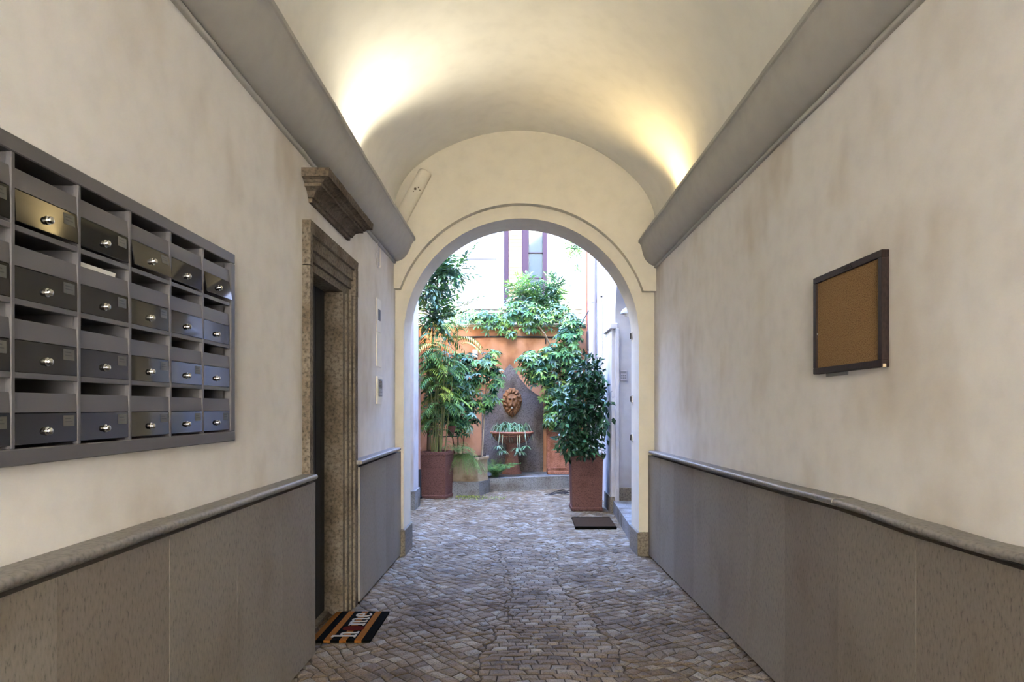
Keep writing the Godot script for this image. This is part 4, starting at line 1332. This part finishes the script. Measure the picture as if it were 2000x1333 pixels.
func build_planters() -> void:
	square_pot("square_planter", "dark brown terracotta planter right of the cobbles, holding the glossy ficus", V(1.14, COURT, 11.18), 0.0, 0.52, 0.885, M.terracotta_dark, false)
	square_pot("square_planter", "reddish terracotta planter at left, holding the feathery palm", V(-1.46, COURT, 12.66), -0.22, 0.49, 0.86, M.terracotta_dark, false)
	square_pot("square_planter", "bright terracotta planter with moulded panels beside the fountain", V(0.885, DECK, 14.55), 0.0, 0.47, 0.93, M.terracotta, true)
	# faceted stone trough on the left of the platform
	var t := thing("stone_trough", "beige faceted stone trough on the left of the platform", "planter", V(-0.95, DECK, 13.2))
	var plan := [Vector2(-0.36, -0.25), Vector2(0.235, -0.25), Vector2(0.405, 0.02), Vector2(0.405, 0.25), Vector2(-0.36, 0.25)]
	var ring := func(grow: float) -> PackedVector2Array:
		var p := PackedVector2Array()
		for q in plan: p.append(q * grow)
		return p
	var mb := MB.new()
	mb.prism(ring.call(0.96), Vector3(0, 0.05, 0), Vector3.RIGHT, Vector3(0, 0, -1), Vector3(0, 0.36, 0))
	part(mb, "body", M.trough_stone, t)
	mb = MB.new()
	mb.prism(ring.call(1.0), Vector3(0, 0, 0), Vector3.RIGHT, Vector3(0, 0, -1), Vector3(0, 0.05, 0))
	part(mb, "foot", M.trough_stone, t)
	mb = MB.new()
	mb.prism(ring.call(1.03), Vector3(0, 0.41, 0), Vector3.RIGHT, Vector3(0, 0, -1), Vector3(0, 0.05, 0))
	part(mb, "rim", M.trough_stone, t)
	mb = MB.new()
	mb.prism(ring.call(0.88), Vector3(0, 0.44, 0), Vector3.RIGHT, Vector3(0, 0, -1), Vector3(0, 0.025, 0))
	part(mb, "soil", M.soil, t)
	# small dark pot behind the canes
	t = thing("hanging_pot", "small dark maroon pot among the canes on the left", "flowerpot", V(-1.24, 0.97, 13.0))
	mb = MB.new()
	mb.lathe([[0.0, 0.0], [0.055, 0.0]], Vector3.ZERO, 18)
	mb.lathe([[0.055, 0.0], [0.08, 0.14]], Vector3.ZERO, 18)
	mb.lathe([[0.09, 0.14], [0.09, 0.18]], Vector3.ZERO, 18)
	mb.lathe([[0.08, 0.14], [0.09, 0.14]], Vector3.ZERO, 18)
	mb.lathe([[0.09, 0.18], [0.075, 0.18], [0.07, 0.15], [0.0, 0.15]], Vector3.ZERO, 18)
	part(mb, "pot", M.terracotta_dark, t)
	mb = MB.new()
	mb.tube([Vector3(-0.25, -0.03, -0.05), Vector3(0.0, -0.012, 0), Vector3(0.12, -0.012, 0.02)], [0.012], 6)
	mb.tube([Vector3(-0.25, -0.03, -0.05), Vector3(-0.26, -0.86, -0.06)], [0.014], 6)
	part(mb, "stand", M.iron, t)

# ------------------------------------------------------------------ plants
func tone(pal: Array, spread := 0.25) -> Color:
	var c: Color = pal[rng.randi() % pal.size()]
	var k := rnd(1.0 - spread, 1.0 + spread)
	return Color(c.r * k, c.g * k, c.b * k)

func sphere_dir() -> Vector3:
	while true:
		var v := Vector3(rnd(-1, 1), rnd(-1, 1), rnd(-1, 1))
		if v.length() > 0.1 and v.length() < 1.0: return v.normalized()
	return Vector3.UP

func in_blob(c: Vector3, r: Vector3) -> Array: # a place in an ellipsoid, most often near its skin, and its outward direction
	var d := sphere_dir()
	var k := pow(rng.randf(), 0.45)
	return [c + Vector3(d.x * r.x, d.y * r.y, d.z * r.z) * k, d]

func leaves(mb: MB, blobs: Array, pal: Array, l: float, w: float) -> void: # blobs: [centre, radii, count]
	for b in blobs:
		for i in b[2]:
			var q := in_blob(b[0], b[1])
			var d: Vector3 = (q[1] * 0.7 + sphere_dir() * 0.8 + Vector3(0, -0.15, 0.15)).normalized()
			mb.col = tone(pal)
			mb.leaf(q[0], d, (Vector3.UP + sphere_dir() * 0.7).normalized(), l * rnd(0.7, 1.25), w * rnd(0.8, 1.2), rnd(0.1, 0.4))

func whorls(mb: MB, blobs: Array, pal: Array, l: float, w: float, n := 7) -> void: # umbrella leaves
	for b in blobs:
		for i in b[2]:
			var q := in_blob(b[0], b[1])
			var axis: Vector3 = (Vector3.UP * 0.9 + q[1] * 0.6 + Vector3(0, 0, 0.25) + sphere_dir() * 0.35).normalized()
			var side := axis.cross(sphere_dir()).normalized()
			var base := tone(pal, 0.3)
			var s := rnd(0.65, 1.25)
			for k in n:
				var d := side.rotated(axis, TAU * k / n + rnd(-0.15, 0.15))
				mb.col = base * rnd(0.85, 1.15)
				mb.leaf(q[0], (d + axis * rnd(-0.25, 0.15)).normalized(), axis, l * s * rnd(0.8, 1.1), w * s, rnd(0.15, 0.4))

func sprays(mb: MB, blobs: Array, pal: Array, l: float, w: float, twig := 0.28, n := 9) -> void: # twigs with paired leaves
	for b in blobs:
		for i in b[2]:
			var q := in_blob(b[0], b[1])
			var d: Vector3 = (q[1] + Vector3.UP * rnd(-0.2, 0.7) + sphere_dir() * 0.5).normalized()
			spray(mb, q[0] - d * twig * 0.5, d, twig * rnd(0.7, 1.2), pal, l, w, n)

func spray(mb: MB, p: Vector3, d: Vector3, twig: float, pal: Array, l: float, w: float, n: int) -> void:
	var side := d.cross(Vector3.UP + sphere_dir() * 0.3).normalized()
	var base := tone(pal, 0.3)
	for k in n:
		var at := p + d * twig * k / (n - 1.0) - Vector3(0, 0.12, 0) * pow(k / (n - 1.0), 2) * twig
		var s := 1.0 if k % 2 else -1.0
		var ld := (d * 0.75 + side * s * 0.8 + sphere_dir() * 0.25).normalized()
		if k == n - 1: ld = d
		mb.col = base * rnd(0.85, 1.18)
		mb.leaf(at, ld, Vector3.UP, l * rnd(0.75, 1.2), w, rnd(0.1, 0.4))

func feathers(mb: MB, root: Vector3, n: int, reach: float, pal: Array, drop: float, lean := Vector3.ZERO) -> void: # fine arching plumes
	for i in n:
		var a := rnd(0, TAU)
		var out := (Vector3(cos(a), 0, sin(a)) * 0.8 + lean).normalized()
		var len := reach * rnd(0.6, 1.15)
		var rise := rnd(0.25, 0.9)
		mb.col = tone(pal, 0.3)
		var prev := root
		for k in range(1, 15):
			var t := k / 14.0
			var p := root + out * len * t * 0.85 + Vector3(0, (rise * t - (rise + drop) * t * t) * len, 0)
			var dir := (p - prev).normalized()
			var side := dir.cross(Vector3.UP).normalized()
			for s in [-1.0, 1.0]:
				for q in 2:
					var ld: Vector3 = (side * s + dir * 0.5 + Vector3(0, rnd(-0.7, 0.5), 0)).normalized()
					mb.leaf(prev.lerp(p, q * 0.5), ld, Vector3.UP, 0.085 * (1.15 - t * 0.7), 0.008, 0.1, 0.0)
			mb.leaf(prev, dir, Vector3.UP, (p - prev).length() * 1.2, 0.006, 0.0, 0.0)
			prev = p

func finish(mb: MB, t: Node3D, m: Material, called := "foliage") -> void:
	# leaves that would grow into a wall are left off; then the mesh is taken to the plant's own origin
	var out := MB.new()
	var q := t.position
	for i in range(0, mb.v.size(), 3):
		var keep := true
		for k in 3:
			var p := mb.v[i + k]
			var d := -p.z
			if p.x < -2.13 or p.x > 1.555 or (p.x > 1.47 and d > 10.62 and d < 11.6) or (d > 14.97 and d < 15.5 and p.y < 3.36): keep = false
		if keep:
			for k in 3:
				out.v.append(mb.v[i + k] - q); out.n.append(mb.n[i + k]); out.c.append(mb.c[i + k])
	var o := part(out, called, m, t)
	o.set_meta("kind", "stuff")

func stem(t: Node3D, path: Array, rad: Array, m: Material, called := "stem", segs := 7) -> void:
	var mb := MB.new()
	var p := []
	for q in path: p.append(q - t.position)
	mb.tube(p, rad, segs)
	part(mb, called, m, t)

func build_plants() -> void:
	rng.seed = 404
	var dark := [Color(0.012, 0.043, 0.018), Color(0.018, 0.057, 0.022), Color(0.027, 0.072, 0.030), Color(0.008, 0.030, 0.014)]
	var mid := [Color(0.060, 0.152, 0.048), Color(0.088, 0.192, 0.060), Color(0.048, 0.128, 0.060), Color(0.120, 0.232, 0.068)]
	var light := [Color(0.160, 0.288, 0.068), Color(0.216, 0.336, 0.080), Color(0.112, 0.232, 0.072), Color(0.088, 0.184, 0.072)]
	var blue := [Color(0.120, 0.208, 0.168), Color(0.168, 0.264, 0.216), Color(0.088, 0.160, 0.136), Color(0.136, 0.240, 0.136)]
	var palm := [Color(0.056, 0.136, 0.040), Color(0.080, 0.176, 0.052), Color(0.040, 0.096, 0.040)]
	var palm_top := [Color(0.208, 0.336, 0.064), Color(0.264, 0.360, 0.072), Color(0.144, 0.264, 0.064)]
	var fern := [Color(0.160, 0.240, 0.080), Color(0.208, 0.288, 0.112), Color(0.120, 0.200, 0.064)]
	var dry := [Color(0.216, 0.180, 0.108), Color(0.180, 0.198, 0.108), Color(0.144, 0.117, 0.081)]
	var grey := [Color(0.270, 0.279, 0.216), Color(0.216, 0.243, 0.180), Color(0.324, 0.297, 0.243)]
	# each plant has one set of leaf tones, used all over it
	var ficus := dark + dark + [mid[2]]
	var umbrella := light + mid + mid + blue + dark
	var bush := mid + mid + blue + dark
	var terrace := light + mid + blue
	var palmy := palm + palm + palm_top
	# glossy ficus in the near right planter
	var t := thing("ficus", "dense dark glossy ficus growing in near right planter", "potted plant", V(1.14, 0.69, 11.18))
	for k in [[0.0, 0.0], [0.07, 0.05], [-0.06, 0.04]]:
		stem(t, [V(1.14 + k[0], 0.66, 11.18 + k[1]), V(1.13 + k[0] * 2, 1.15, 11.2), V(1.15 + k[0] * 3, 1.6, 11.22 + k[1]), V(1.17 + k[0] * 3.0, 2.05, 11.2)], [0.022, 0.018, 0.013, 0.006], M.bark)
	var mb := MB.new()
	leaves(mb, [[V(1.14, 1.62, 11.14), Vector3(0.34, 0.44, 0.30), 560], [V(1.16, 2.05, 11.16), Vector3(0.28, 0.34, 0.24), 340], [V(1.08, 1.12, 11.08), Vector3(0.36, 0.36, 0.28), 420],
		[V(0.84, 1.42, 11.0), Vector3(0.22, 0.40, 0.22), 230], [V(0.80, 0.95, 10.95), Vector3(0.16, 0.28, 0.16), 110], [V(1.36, 1.60, 11.0), Vector3(0.14, 0.52, 0.20), 190], [V(1.41, 1.45, 10.62), Vector3(0.11, 0.45, 0.12), 60], [V(1.16, 0.86, 10.96), Vector3(0.32, 0.18, 0.18), 140]], ficus, 0.125, 0.062)
	leaves(mb, [[V(0.84, 1.05, 10.93), Vector3(0.16, 0.36, 0.16), 60], [V(1.10, 2.05, 11.02), Vector3(0.26, 0.3, 0.2), 60]], ficus, 0.115, 0.058)
	finish(mb, t, M.leaf_gloss)
	# umbrella tree in the panelled planter
	t = thing("umbrella_tree", "tall umbrella tree spreading from the panelled planter", "potted plant", V(0.885, 0.98, 14.55))
	stem(t, [V(0.88, 0.96, 14.55), V(0.84, 1.6, 14.5), V(0.72, 2.2, 14.45), V(0.55, 2.6, 14.45)], [0.03, 0.025, 0.018, 0.01], M.bark)
	stem(t, [V(0.90, 0.96, 14.55), V(0.95, 1.7, 14.5), V(0.92, 2.4, 14.5), V(0.60, 3.1, 14.6)], [0.03, 0.024, 0.018, 0.012], M.bark)
	mb = MB.new()
	whorls(mb, [[V(0.34, 2.46, 14.25), Vector3(0.36, 0.27, 0.28), 90], [V(0.78, 2.60, 14.3), Vector3(0.38, 0.28, 0.3), 110], [V(1.10, 2.95, 14.35), Vector3(0.30, 0.40, 0.28), 100]], umbrella, 0.155, 0.052)
	whorls(mb, [[V(0.52, 2.18, 14.25), Vector3(0.36, 0.26, 0.25), 90], [V(1.02, 2.45, 14.3), Vector3(0.34, 0.36, 0.3), 100], [V(1.20, 3.25, 14.5), Vector3(0.22, 0.34, 0.25), 60]], umbrella, 0.155, 0.05)
	whorls(mb, [[V(0.78, 1.85, 14.3), Vector3(0.28, 0.36, 0.24), 90], [V(1.05, 1.9, 14.35), Vector3(0.26, 0.42, 0.24), 70]], umbrella, 0.14, 0.046)
	whorls(mb, [[V(0.72, 1.60, 14.25), Vector3(0.17, 0.26, 0.18), 40]], umbrella, 0.14, 0.044)
	whorls(mb, [[V(0.80, 1.28, 14.25), Vector3(0.28, 0.22, 0.2), 60]], umbrella, 0.14, 0.046)
	finish(mb, t, M.leaf)
	# feathery palm in the left planter
	t = thing("bamboo_palm", "feathery bamboo palm with thin canes in left planter", "potted plant", V(-1.46, 0.66, 12.66))
	mb = MB.new()
	for i in 13:
		var a := TAU * i / 13.0 + rnd(-0.2, 0.2)
		var b := V(-1.46 + cos(a) * rnd(0.05, 0.15), 0.64, 12.66 + sin(a) * 0.12)
		var top := b + Vector3(cos(a) * rnd(0.02, 0.26), rnd(1.45, 2.4), sin(a) * 0.12)
		if i == 3: top = V(-1.50, 2.95, 12.6)
		if i == 7: top = V(-1.40, 2.75, 12.62)
		stem(t, [b, b.lerp(top, 0.5) + Vector3(rnd(-0.03, 0.03), 0, 0), top], [0.013, 0.011, 0.007], M.cane, "cane", 6)
		for k in (11 if i != 3 else 20):
			var h := pow(rnd(0.06, 1.0), 0.6)
			var p := b.lerp(top, h)
			var fa := rnd(0, TAU)
			var out := Vector3(cos(fa), 0, sin(fa))
			var len := rnd(0.28, 0.55)
			var prev := p
			var pal: Array = palmy
			mb.col = tone(pal, 0.3)
			for s in range(1, 11):
				var u := s / 10.0
				var q := p + out * len * u + Vector3(0, (0.75 * u - 0.95 * u * u) * len, 0)
				var dir := (q - prev).normalized()
				var side := dir.cross(Vector3.UP).normalized()
				for sg in [-1.0, 1.0]:
					mb.leaf(q, (side * sg * 0.9 + dir * 0.7 + Vector3(0, -0.15, 0)).normalized(), Vector3.UP, 0.19 * (1.1 - 0.5 * u), 0.024, 0.3, 0.1)
				mb.leaf(prev, dir, Vector3.UP, (q - prev).length() * 1.3, 0.008, 0.0, 0.0)
				prev = q
	finish(mb, t, M.leaf)
	# umbrella plants in the stone trough
	t = thing("umbrella_tree", "slender umbrella tree with pale trunk rising from stone trough", "potted plant", V(-0.66, 0.54, 13.22))
	stem(t, [V(-0.66, 0.52, 13.22), V(-0.63, 1.2, 13.3), V(-0.60, 1.75, 13.35), V(-0.57, 2.15, 13.35)], [0.018, 0.015, 0.013, 0.007], M.trough_stone, "trunk")
	stem(t, [V(-0.62, 1.45, 13.32), V(-0.72, 1.75, 13.3), V(-0.86, 1.95, 13.3)], [0.009, 0.007, 0.004], M.trough_stone)
	stem(t, [V(-0.60, 1.75, 13.35), V(-0.45, 2.0, 13.35), V(-0.38, 2.2, 13.35)], [0.009, 0.007, 0.004], M.trough_stone)
	mb = MB.new()
	whorls(mb, [[V(-0.56, 2.32, 13.28), Vector3(0.28, 0.26, 0.22), 60], [V(-0.40, 2.05, 13.28), Vector3(0.18, 0.28, 0.2), 36], [V(-0.80, 2.0, 13.28), Vector3(0.24, 0.24, 0.2), 44], [V(-0.45, 1.65, 13.33), Vector3(0.18, 0.2, 0.16), 18]], umbrella, 0.135, 0.044)
	whorls(mb, [[V(-0.50, 2.55, 13.28), Vector3(0.22, 0.12, 0.15), 16]], umbrella, 0.13, 0.044)
	whorls(mb, [[V(-0.74, 1.6, 13.33), Vector3(0.32, 0.24, 0.2), 44]], umbrella, 0.13, 0.04)
	finish(mb, t, M.leaf)
	t = thing("leafy_shrub", "bushy mid-green shrub in the trough behind the palm", "shrub", V(-1.12, 0.54, 13.25))
	for k in [-0.06, 0.0, 0.07]:
		stem(t, [V(-1.12 + k, 0.52, 13.25), V(-1.14 + k * 2, 1.1, 13.3), V(-1.18 + k * 4, 1.9, 13.35)], [0.014, 0.011, 0.006], M.bark)
	mb = MB.new()
	whorls(mb, [[V(-1.12, 1.95, 13.33), Vector3(0.36, 0.42, 0.25), 130], [V(-1.05, 2.35, 13.4), Vector3(0.34, 0.28, 0.25), 70]], bush, 0.14, 0.046)
	whorls(mb, [[V(-1.15, 1.5, 13.28), Vector3(0.36, 0.36, 0.25), 100], [V(-1.0, 1.25, 13.2), Vector3(0.32, 0.28, 0.2), 60]], bush, 0.14, 0.044)
	whorls(mb, [[V(-1.60, 2.2, 13.5), Vector3(0.34, 0.6, 0.25), 110], [V(-1.65, 1.4, 13.5), Vector3(0.34, 0.45, 0.25), 70]], bush, 0.14, 0.046)
	finish(mb, t, M.leaf)
	t = thing("asparagus_fern", "fine feathery fern trailing over the stone trough edge", "fern", V(-1.0, 0.55, 13.05))
	mb = MB.new()
	feathers(mb, V(-1.02, 0.58, 13.0), 70, 0.50, fern, 0.6, Vector3(0.15, 0, 0.6))
	feathers(mb, V(-1.12, 0.66, 12.98), 26, 0.46, fern, 0.2, Vector3(0.3, 0.3, 0.3))
	finish(mb, t, M.leaf_soft)
	t = thing("lady_fern", "bright green fern between stone trough and fountain pedestal", "fern", V(-0.42, DECK, 13.85))
	mb = MB.new()
	feathers(mb, V(-0.42, DECK + 0.02, 13.85), 80, 0.62, light, 0.0, Vector3(0, 0.4, 0.15))
	finish(mb, t, M.leaf_soft)
	# spider plant in the basin
	t = thing("spider_plant", "variegated spider plant spilling over the fountain basin", "potted plant", V(-0.09, DECK + 0.80, 14.5))
	mb = MB.new()
	var spider := [Color(0.10, 0.19, 0.09), Color(0.24, 0.32, 0.20), Color(0.14, 0.24, 0.14), Color(0.08, 0.15, 0.08)]
	for i in 170:
		var a := rnd(0, TAU)
		var b := V(-0.09 + rnd(-0.24, 0.24), DECK + 0.84, 14.46 + rnd(-0.2, 0.16))
		tuft_leaf(mb, b, a, rnd(0.26, 0.46), spider, 0.026, rnd(1.5, 2.8))
	for k in [[-0.27, 0.70], [0.12, 0.66], [0.30, 0.70], [-0.20, 0.60], [0.17, 0.58]]: # hanging plantlets
		var e := V(-0.09 + k[0], k[1], 14.5 - 0.47)
		mb.col = Color(0.40, 0.46, 0.32)
		mb.strap([V(-0.09 + k[0] * 0.7, DECK + 0.84, 14.3), V(-0.09 + k[0] * 0.9, DECK + 0.93, 14.08), e + Vector3(0, 0.08, 0), e], 0.012, Vector3(0, 0, 1))
		for i in 22: tuft_leaf(mb, e, rnd(0, TAU), rnd(0.13, 0.24), spider, 0.022, rnd(0.2, 0.7))
	finish(mb, t, M.leaf)
	# tall shrub at upper left
	t = thing("tall_shrub", "tall broad-leaved shrub at upper left with reaching sprays", "shrub", V(-1.85, DECK, 14.3))
	stem(t, [V(-1.85, DECK, 14.3), V(-1.80, 2.0, 14.3), V(-1.72, 3.2, 14.2), V(-1.6, 4.2, 14.1)], [0.04, 0.035, 0.028, 0.012], M.bark, "trunk")
	stem(t, [V(-1.68, 3.6, 14.15), V(-1.4, 4.1, 14.0), V(-1.1, 4.5, 13.95), V(-0.86, 4.86, 13.9)], [0.016, 0.012, 0.008, 0.004], M.bark)
	stem(t, [V(-1.72, 3.2, 14.2), V(-1.3, 3.55, 14.0), V(-0.98, 3.62, 13.9), V(-0.74, 3.82, 13.9)], [0.012, 0.009, 0.006, 0.003], M.bark)
	mb = MB.new()
	sprays(mb, [[V(-1.75, 4.05, 14.0), Vector3(0.38, 0.50, 0.35), 100], [V(-1.48, 4.40, 14.0), Vector3(0.30, 0.36, 0.3), 55], [V(-1.65, 3.40, 14.0), Vector3(0.44, 0.42, 0.35), 100], [V(-1.22, 4.30, 13.95), Vector3(0.22, 0.25, 0.2), 20]], mid + blue, 0.165, 0.062, 0.34, 9)
	spray(mb, V(-1.12, 4.45, 13.95), Vector3(0.55, 0.83, 0.05).normalized(), 0.5, mid, 0.15, 0.05, 11)
	spray(mb, V(-1.15, 3.58, 13.95), Vector3(0.85, 0.45, 0.05).normalized(), 0.5, mid, 0.13, 0.045, 10)
	spray(mb, V(-1.35, 3.62, 13.95), Vector3(0.95, 0.2, 0.05).normalized(), 0.4, mid, 0.12, 0.04, 9)
	finish(mb, t, M.leaf)
	# terrace planting
	t = thing("terrace_shrub", "pale blue-green shrub at the left end of the terrace", "shrub", V(-1.3, 3.12, 15.8))
	stem(t, [V(-1.3, 3.1, 15.8), V(-1.28, 3.5, 15.75), V(-1.2, 3.8, 15.7)], [0.03, 0.02, 0.01], M.bark)
	mb = MB.new()
	leaves(mb, [[V(-1.35, 3.5, 15.6), Vector3(0.46, 0.36, 0.35), 700], [V(-0.95, 3.45, 15.5), Vector3(0.36, 0.26, 0.3), 380]], blue, 0.12, 0.034)
	finish(mb, t, M.leaf_soft)
	t = thing("terrace_shrub", "tall loose green shrub in front of the brown window", "shrub", V(0.45, 3.12, 16.0))
	stem(t, [V(0.45, 3.1, 16.0), V(0.42, 3.7, 15.95), V(0.3, 4.4, 15.9)], [0.03, 0.022, 0.008], M.bark)
	stem(t, [V(0.45, 3.1, 16.0), V(0.55, 3.7, 15.9), V(0.75, 4.3, 15.85)], [0.028, 0.02, 0.008], M.bark)
	mb = MB.new()
	sprays(mb, [[V(0.10, 4.15, 15.8), Vector3(0.34, 0.46, 0.3), 110], [V(0.55, 3.95, 15.8), Vector3(0.48, 0.42, 0.3), 190], [V(0.88, 4.2, 15.8), Vector3(0.24, 0.40, 0.25), 80]], mid + blue, 0.12, 0.044, 0.26, 11)
	finish(mb, t, M.leaf)
	t = thing("trailing_shrub", "bright green leafy shrub spilling over the orange wall", "shrub", V(0.1, 3.33, 15.2))
	stem(t, [V(0.1, 3.1, 15.45), V(0.0, 3.5, 15.2), V(-0.4, 3.5, 15.0)], [0.02, 0.015, 0.008], M.bark)
	stem(t, [V(0.1, 3.1, 15.45), V(0.3, 3.5, 15.2), V(0.6, 3.45, 15.0)], [0.02, 0.015, 0.008], M.bark)
	stem(t, [V(0.45, 3.35, 14.95), V(0.62, 3.12, 14.85), V(0.74, 2.85, 14.8)], [0.014, 0.016, 0.016], M.trough_stone, "pale_branch")
	mb = MB.new()
	whorls(mb, [[V(-0.70, 3.42, 15.0), Vector3(0.38, 0.26, 0.25), 110], [V(0.15, 3.60, 15.0), Vector3(0.56, 0.28, 0.28), 200]], terrace, 0.14, 0.046)
	whorls(mb, [[V(-0.30, 3.36, 15.0), Vector3(0.42, 0.25, 0.25), 130], [V(0.45, 3.42, 15.0), Vector3(0.46, 0.28, 0.28), 160], [V(0.92, 3.5, 15.0), Vector3(0.34, 0.34, 0.25), 110]], terrace, 0.14, 0.046)
	whorls(mb, [[V(-0.12, 3.14, 14.85), Vector3(0.2, 0.12, 0.1), 16]], terrace, 0.11, 0.036)
	finish(mb, t, M.leaf)
	t = thing("grey_shrub", "sparse grey twiggy shrub at the right of the terrace", "shrub", V(1.2, 3.12, 17.0))
	for k in 9: stem(t, [V(1.2, 3.1, 17.0), V(1.2 + rnd(-0.2, 0.2), 3.7, 16.9), V(1.25 + rnd(-0.38, 0.3), rnd(4.1, 4.8), 16.8)], [0.012, 0.008, 0.004], M.bark, "stem", 5)
	mb = MB.new()
	leaves(mb, [[V(1.25, 4.1, 16.85), Vector3(0.34, 0.5, 0.3), 420], [V(1.1, 3.6, 16.85), Vector3(0.4, 0.35, 0.3), 260]], grey, 0.10, 0.036)
	finish(mb, t, M.leaf_soft)
	t = thing("climbing_vine", "light vine sprays hanging from upper right courtyard wall", "vine", V(1.56, 5.2, 16.0))
	for k in [[5.35, 1.10, 5.30], [5.15, 1.15, 5.0], [5.5, 1.2, 5.55]]:
		stem(t, [V(1.55, k[0], 16.0), V(1.4, k[0] + 0.08, 15.98), V(k[1], k[2], 15.95)], [0.010, 0.008, 0.004], M.bark, "stem", 5)
	mb = MB.new()
	sprays(mb, [[V(1.38, 5.28, 15.95), Vector3(0.28, 0.28, 0.2), 60], [V(1.42, 4.85, 15.95), Vector3(0.16, 0.2, 0.16), 8]], light + mid, 0.09, 0.03, 0.24, 9)
	finish(mb, t, M.leaf)
	# litter: fallen twigs by the right planter, moss at the foot of the platform
	t = thing("fallen_twigs", "tangle of dark fallen twigs on cobbles left of near planter", "twigs", V(0.8, COURT, 13.0))
	for k in 9:
		var a := V(0.8 + rnd(-0.28, 0.1), COURT + 0.012 + rnd(0, 0.02), 13.0 + rnd(-0.25, 0.35))
		var b := a + Vector3(rnd(0.25, 0.5), rnd(0.0, 0.05), rnd(-0.35, 0.15))
		stem(t, [a, a.lerp(b, 0.5) + Vector3(0, 0.02, 0.01), b], [0.006, 0.007, 0.005], M.twig, "twig", 5)
	mb = MB.new()
	for i in 420:
		var u := rng.randf()
		var p: Vector2
		if u < 0.45: p = Vector2(rnd(-1.12, -0.7), 12.78 - absf(rng.randfn(0, 0.06)))
		else: p = Vector2(rnd(-1.1, -0.2), 12.55 + rng.randfn(0, 0.14))
		mb.col = tone([Color(0.20, 0.25, 0.06), Color(0.27, 0.30, 0.09), Color(0.12, 0.16, 0.05)])
		var d := (Vector3.UP * 0.6 + sphere_dir()).normalized()
		d.y = absf(d.y)
		mb.leaf(V(p.x, COURT - 0.004, p.y), d, Vector3(0, 0, 1), rnd(0.02, 0.05), 0.012, 0.2)
	var moss := part(mb, "moss", M.leaf_soft, self)
	tag(moss, "yellow-green moss and tiny weeds between cobbles before the platform", "moss", "", "stuff")

func tuft_leaf(mb: MB, b: Vector3, a: float, len: float, pal: Array, w: float, rise: float) -> void:
	mb.col = tone(pal, 0.2)
	var out := Vector3(cos(a), 0, sin(a))
	var pts := []
	for k in 6:
		var t := k / 5.0
		pts.append(b + out * len * t * 0.8 + Vector3(0, (rise * t - (rise + 0.35) * t * t) * len, 0))
	mb.strap(pts, w)

# ------------------------------------------------------------------ scene
func _ready() -> void:
	# camera: 24 mm lens held level, with its frame shifted up
	var cam := Camera3D.new()
	cam.name = "camera"
	cam.projection = Camera3D.PROJECTION_FRUSTUM
	cam.near = 0.05
	cam.far = 120.0
	cam.size = 0.05 * 1333.0 / 1333.0
	cam.frustum_offset = Vector2(-8.0, 130.5) / 1333.0 * 0.05
	cam.position = Vector3(0, 1.5, 0)
	add_child(cam)
	cam.current = true
	# sky and exposure
	var env := Environment.new()
	var sky := Sky.new()
	var sm := ProceduralSkyMaterial.new()
	sm.sky_top_color = Color(0.52, 0.66, 0.96)
	sm.sky_horizon_color = Color(0.86, 0.91, 1.0)
	sm.sky_curve = 0.25
	sm.ground_bottom_color = Color(0.40, 0.38, 0.36)
	sm.ground_horizon_color = Color(0.60, 0.60, 0.60)
	sky.sky_material = sm
	env.background_mode = Environment.BG_SKY
	env.sky = sky
	env.background_energy_multiplier = 14.0
	env.tonemap_mode = Environment.TONE_MAPPER_LINEAR
	env.tonemap_exposure = 4.3
	env.sdfgi_enabled = true
	env.ssao_enabled = true
	env.ssil_enabled = true
	var we := WorldEnvironment.new()
	we.name = "environment"
	we.environment = env
	add_child(we)
	# morning sun on the street behind the viewer; the courtyard stays in shade
	var sun := DirectionalLight3D.new()
	sun.name = "sun"
	sun.light_color = Color(1.0, 0.965, 0.88)
	sun.light_energy = 32.0
	sun.light_angular_distance = 0.5
	sun.shadow_enabled = true
	sun.sky_mode = DirectionalLight3D.SKY_MODE_LIGHT_ONLY
	add_child(sun)
	sun.look_at_from_position(Vector3(0.709, 0.574, -0.41) * 30.0, Vector3.ZERO)
	make_materials()
	build_shell()
	build_dado()
	build_door()
	uplight(-1.235, 3.238, 5.65, Vector3(0.35, 1, 0.40), Color(1.0, 0.965, 0.87), 0.62, "white uplight hidden in the left cornice")
	uplight(1.455, 3.192, 6.35, Vector3(-0.45, 1, 0.40), Color(1.0, 0.88, 0.63), 0.52, "warm uplight hidden in the right cornice")
	build_court()
	build_mailboxes()
	build_board()
	build_fittings()
	build_court_fittings()
	build_fountain()
	build_planters()
	build_plants()
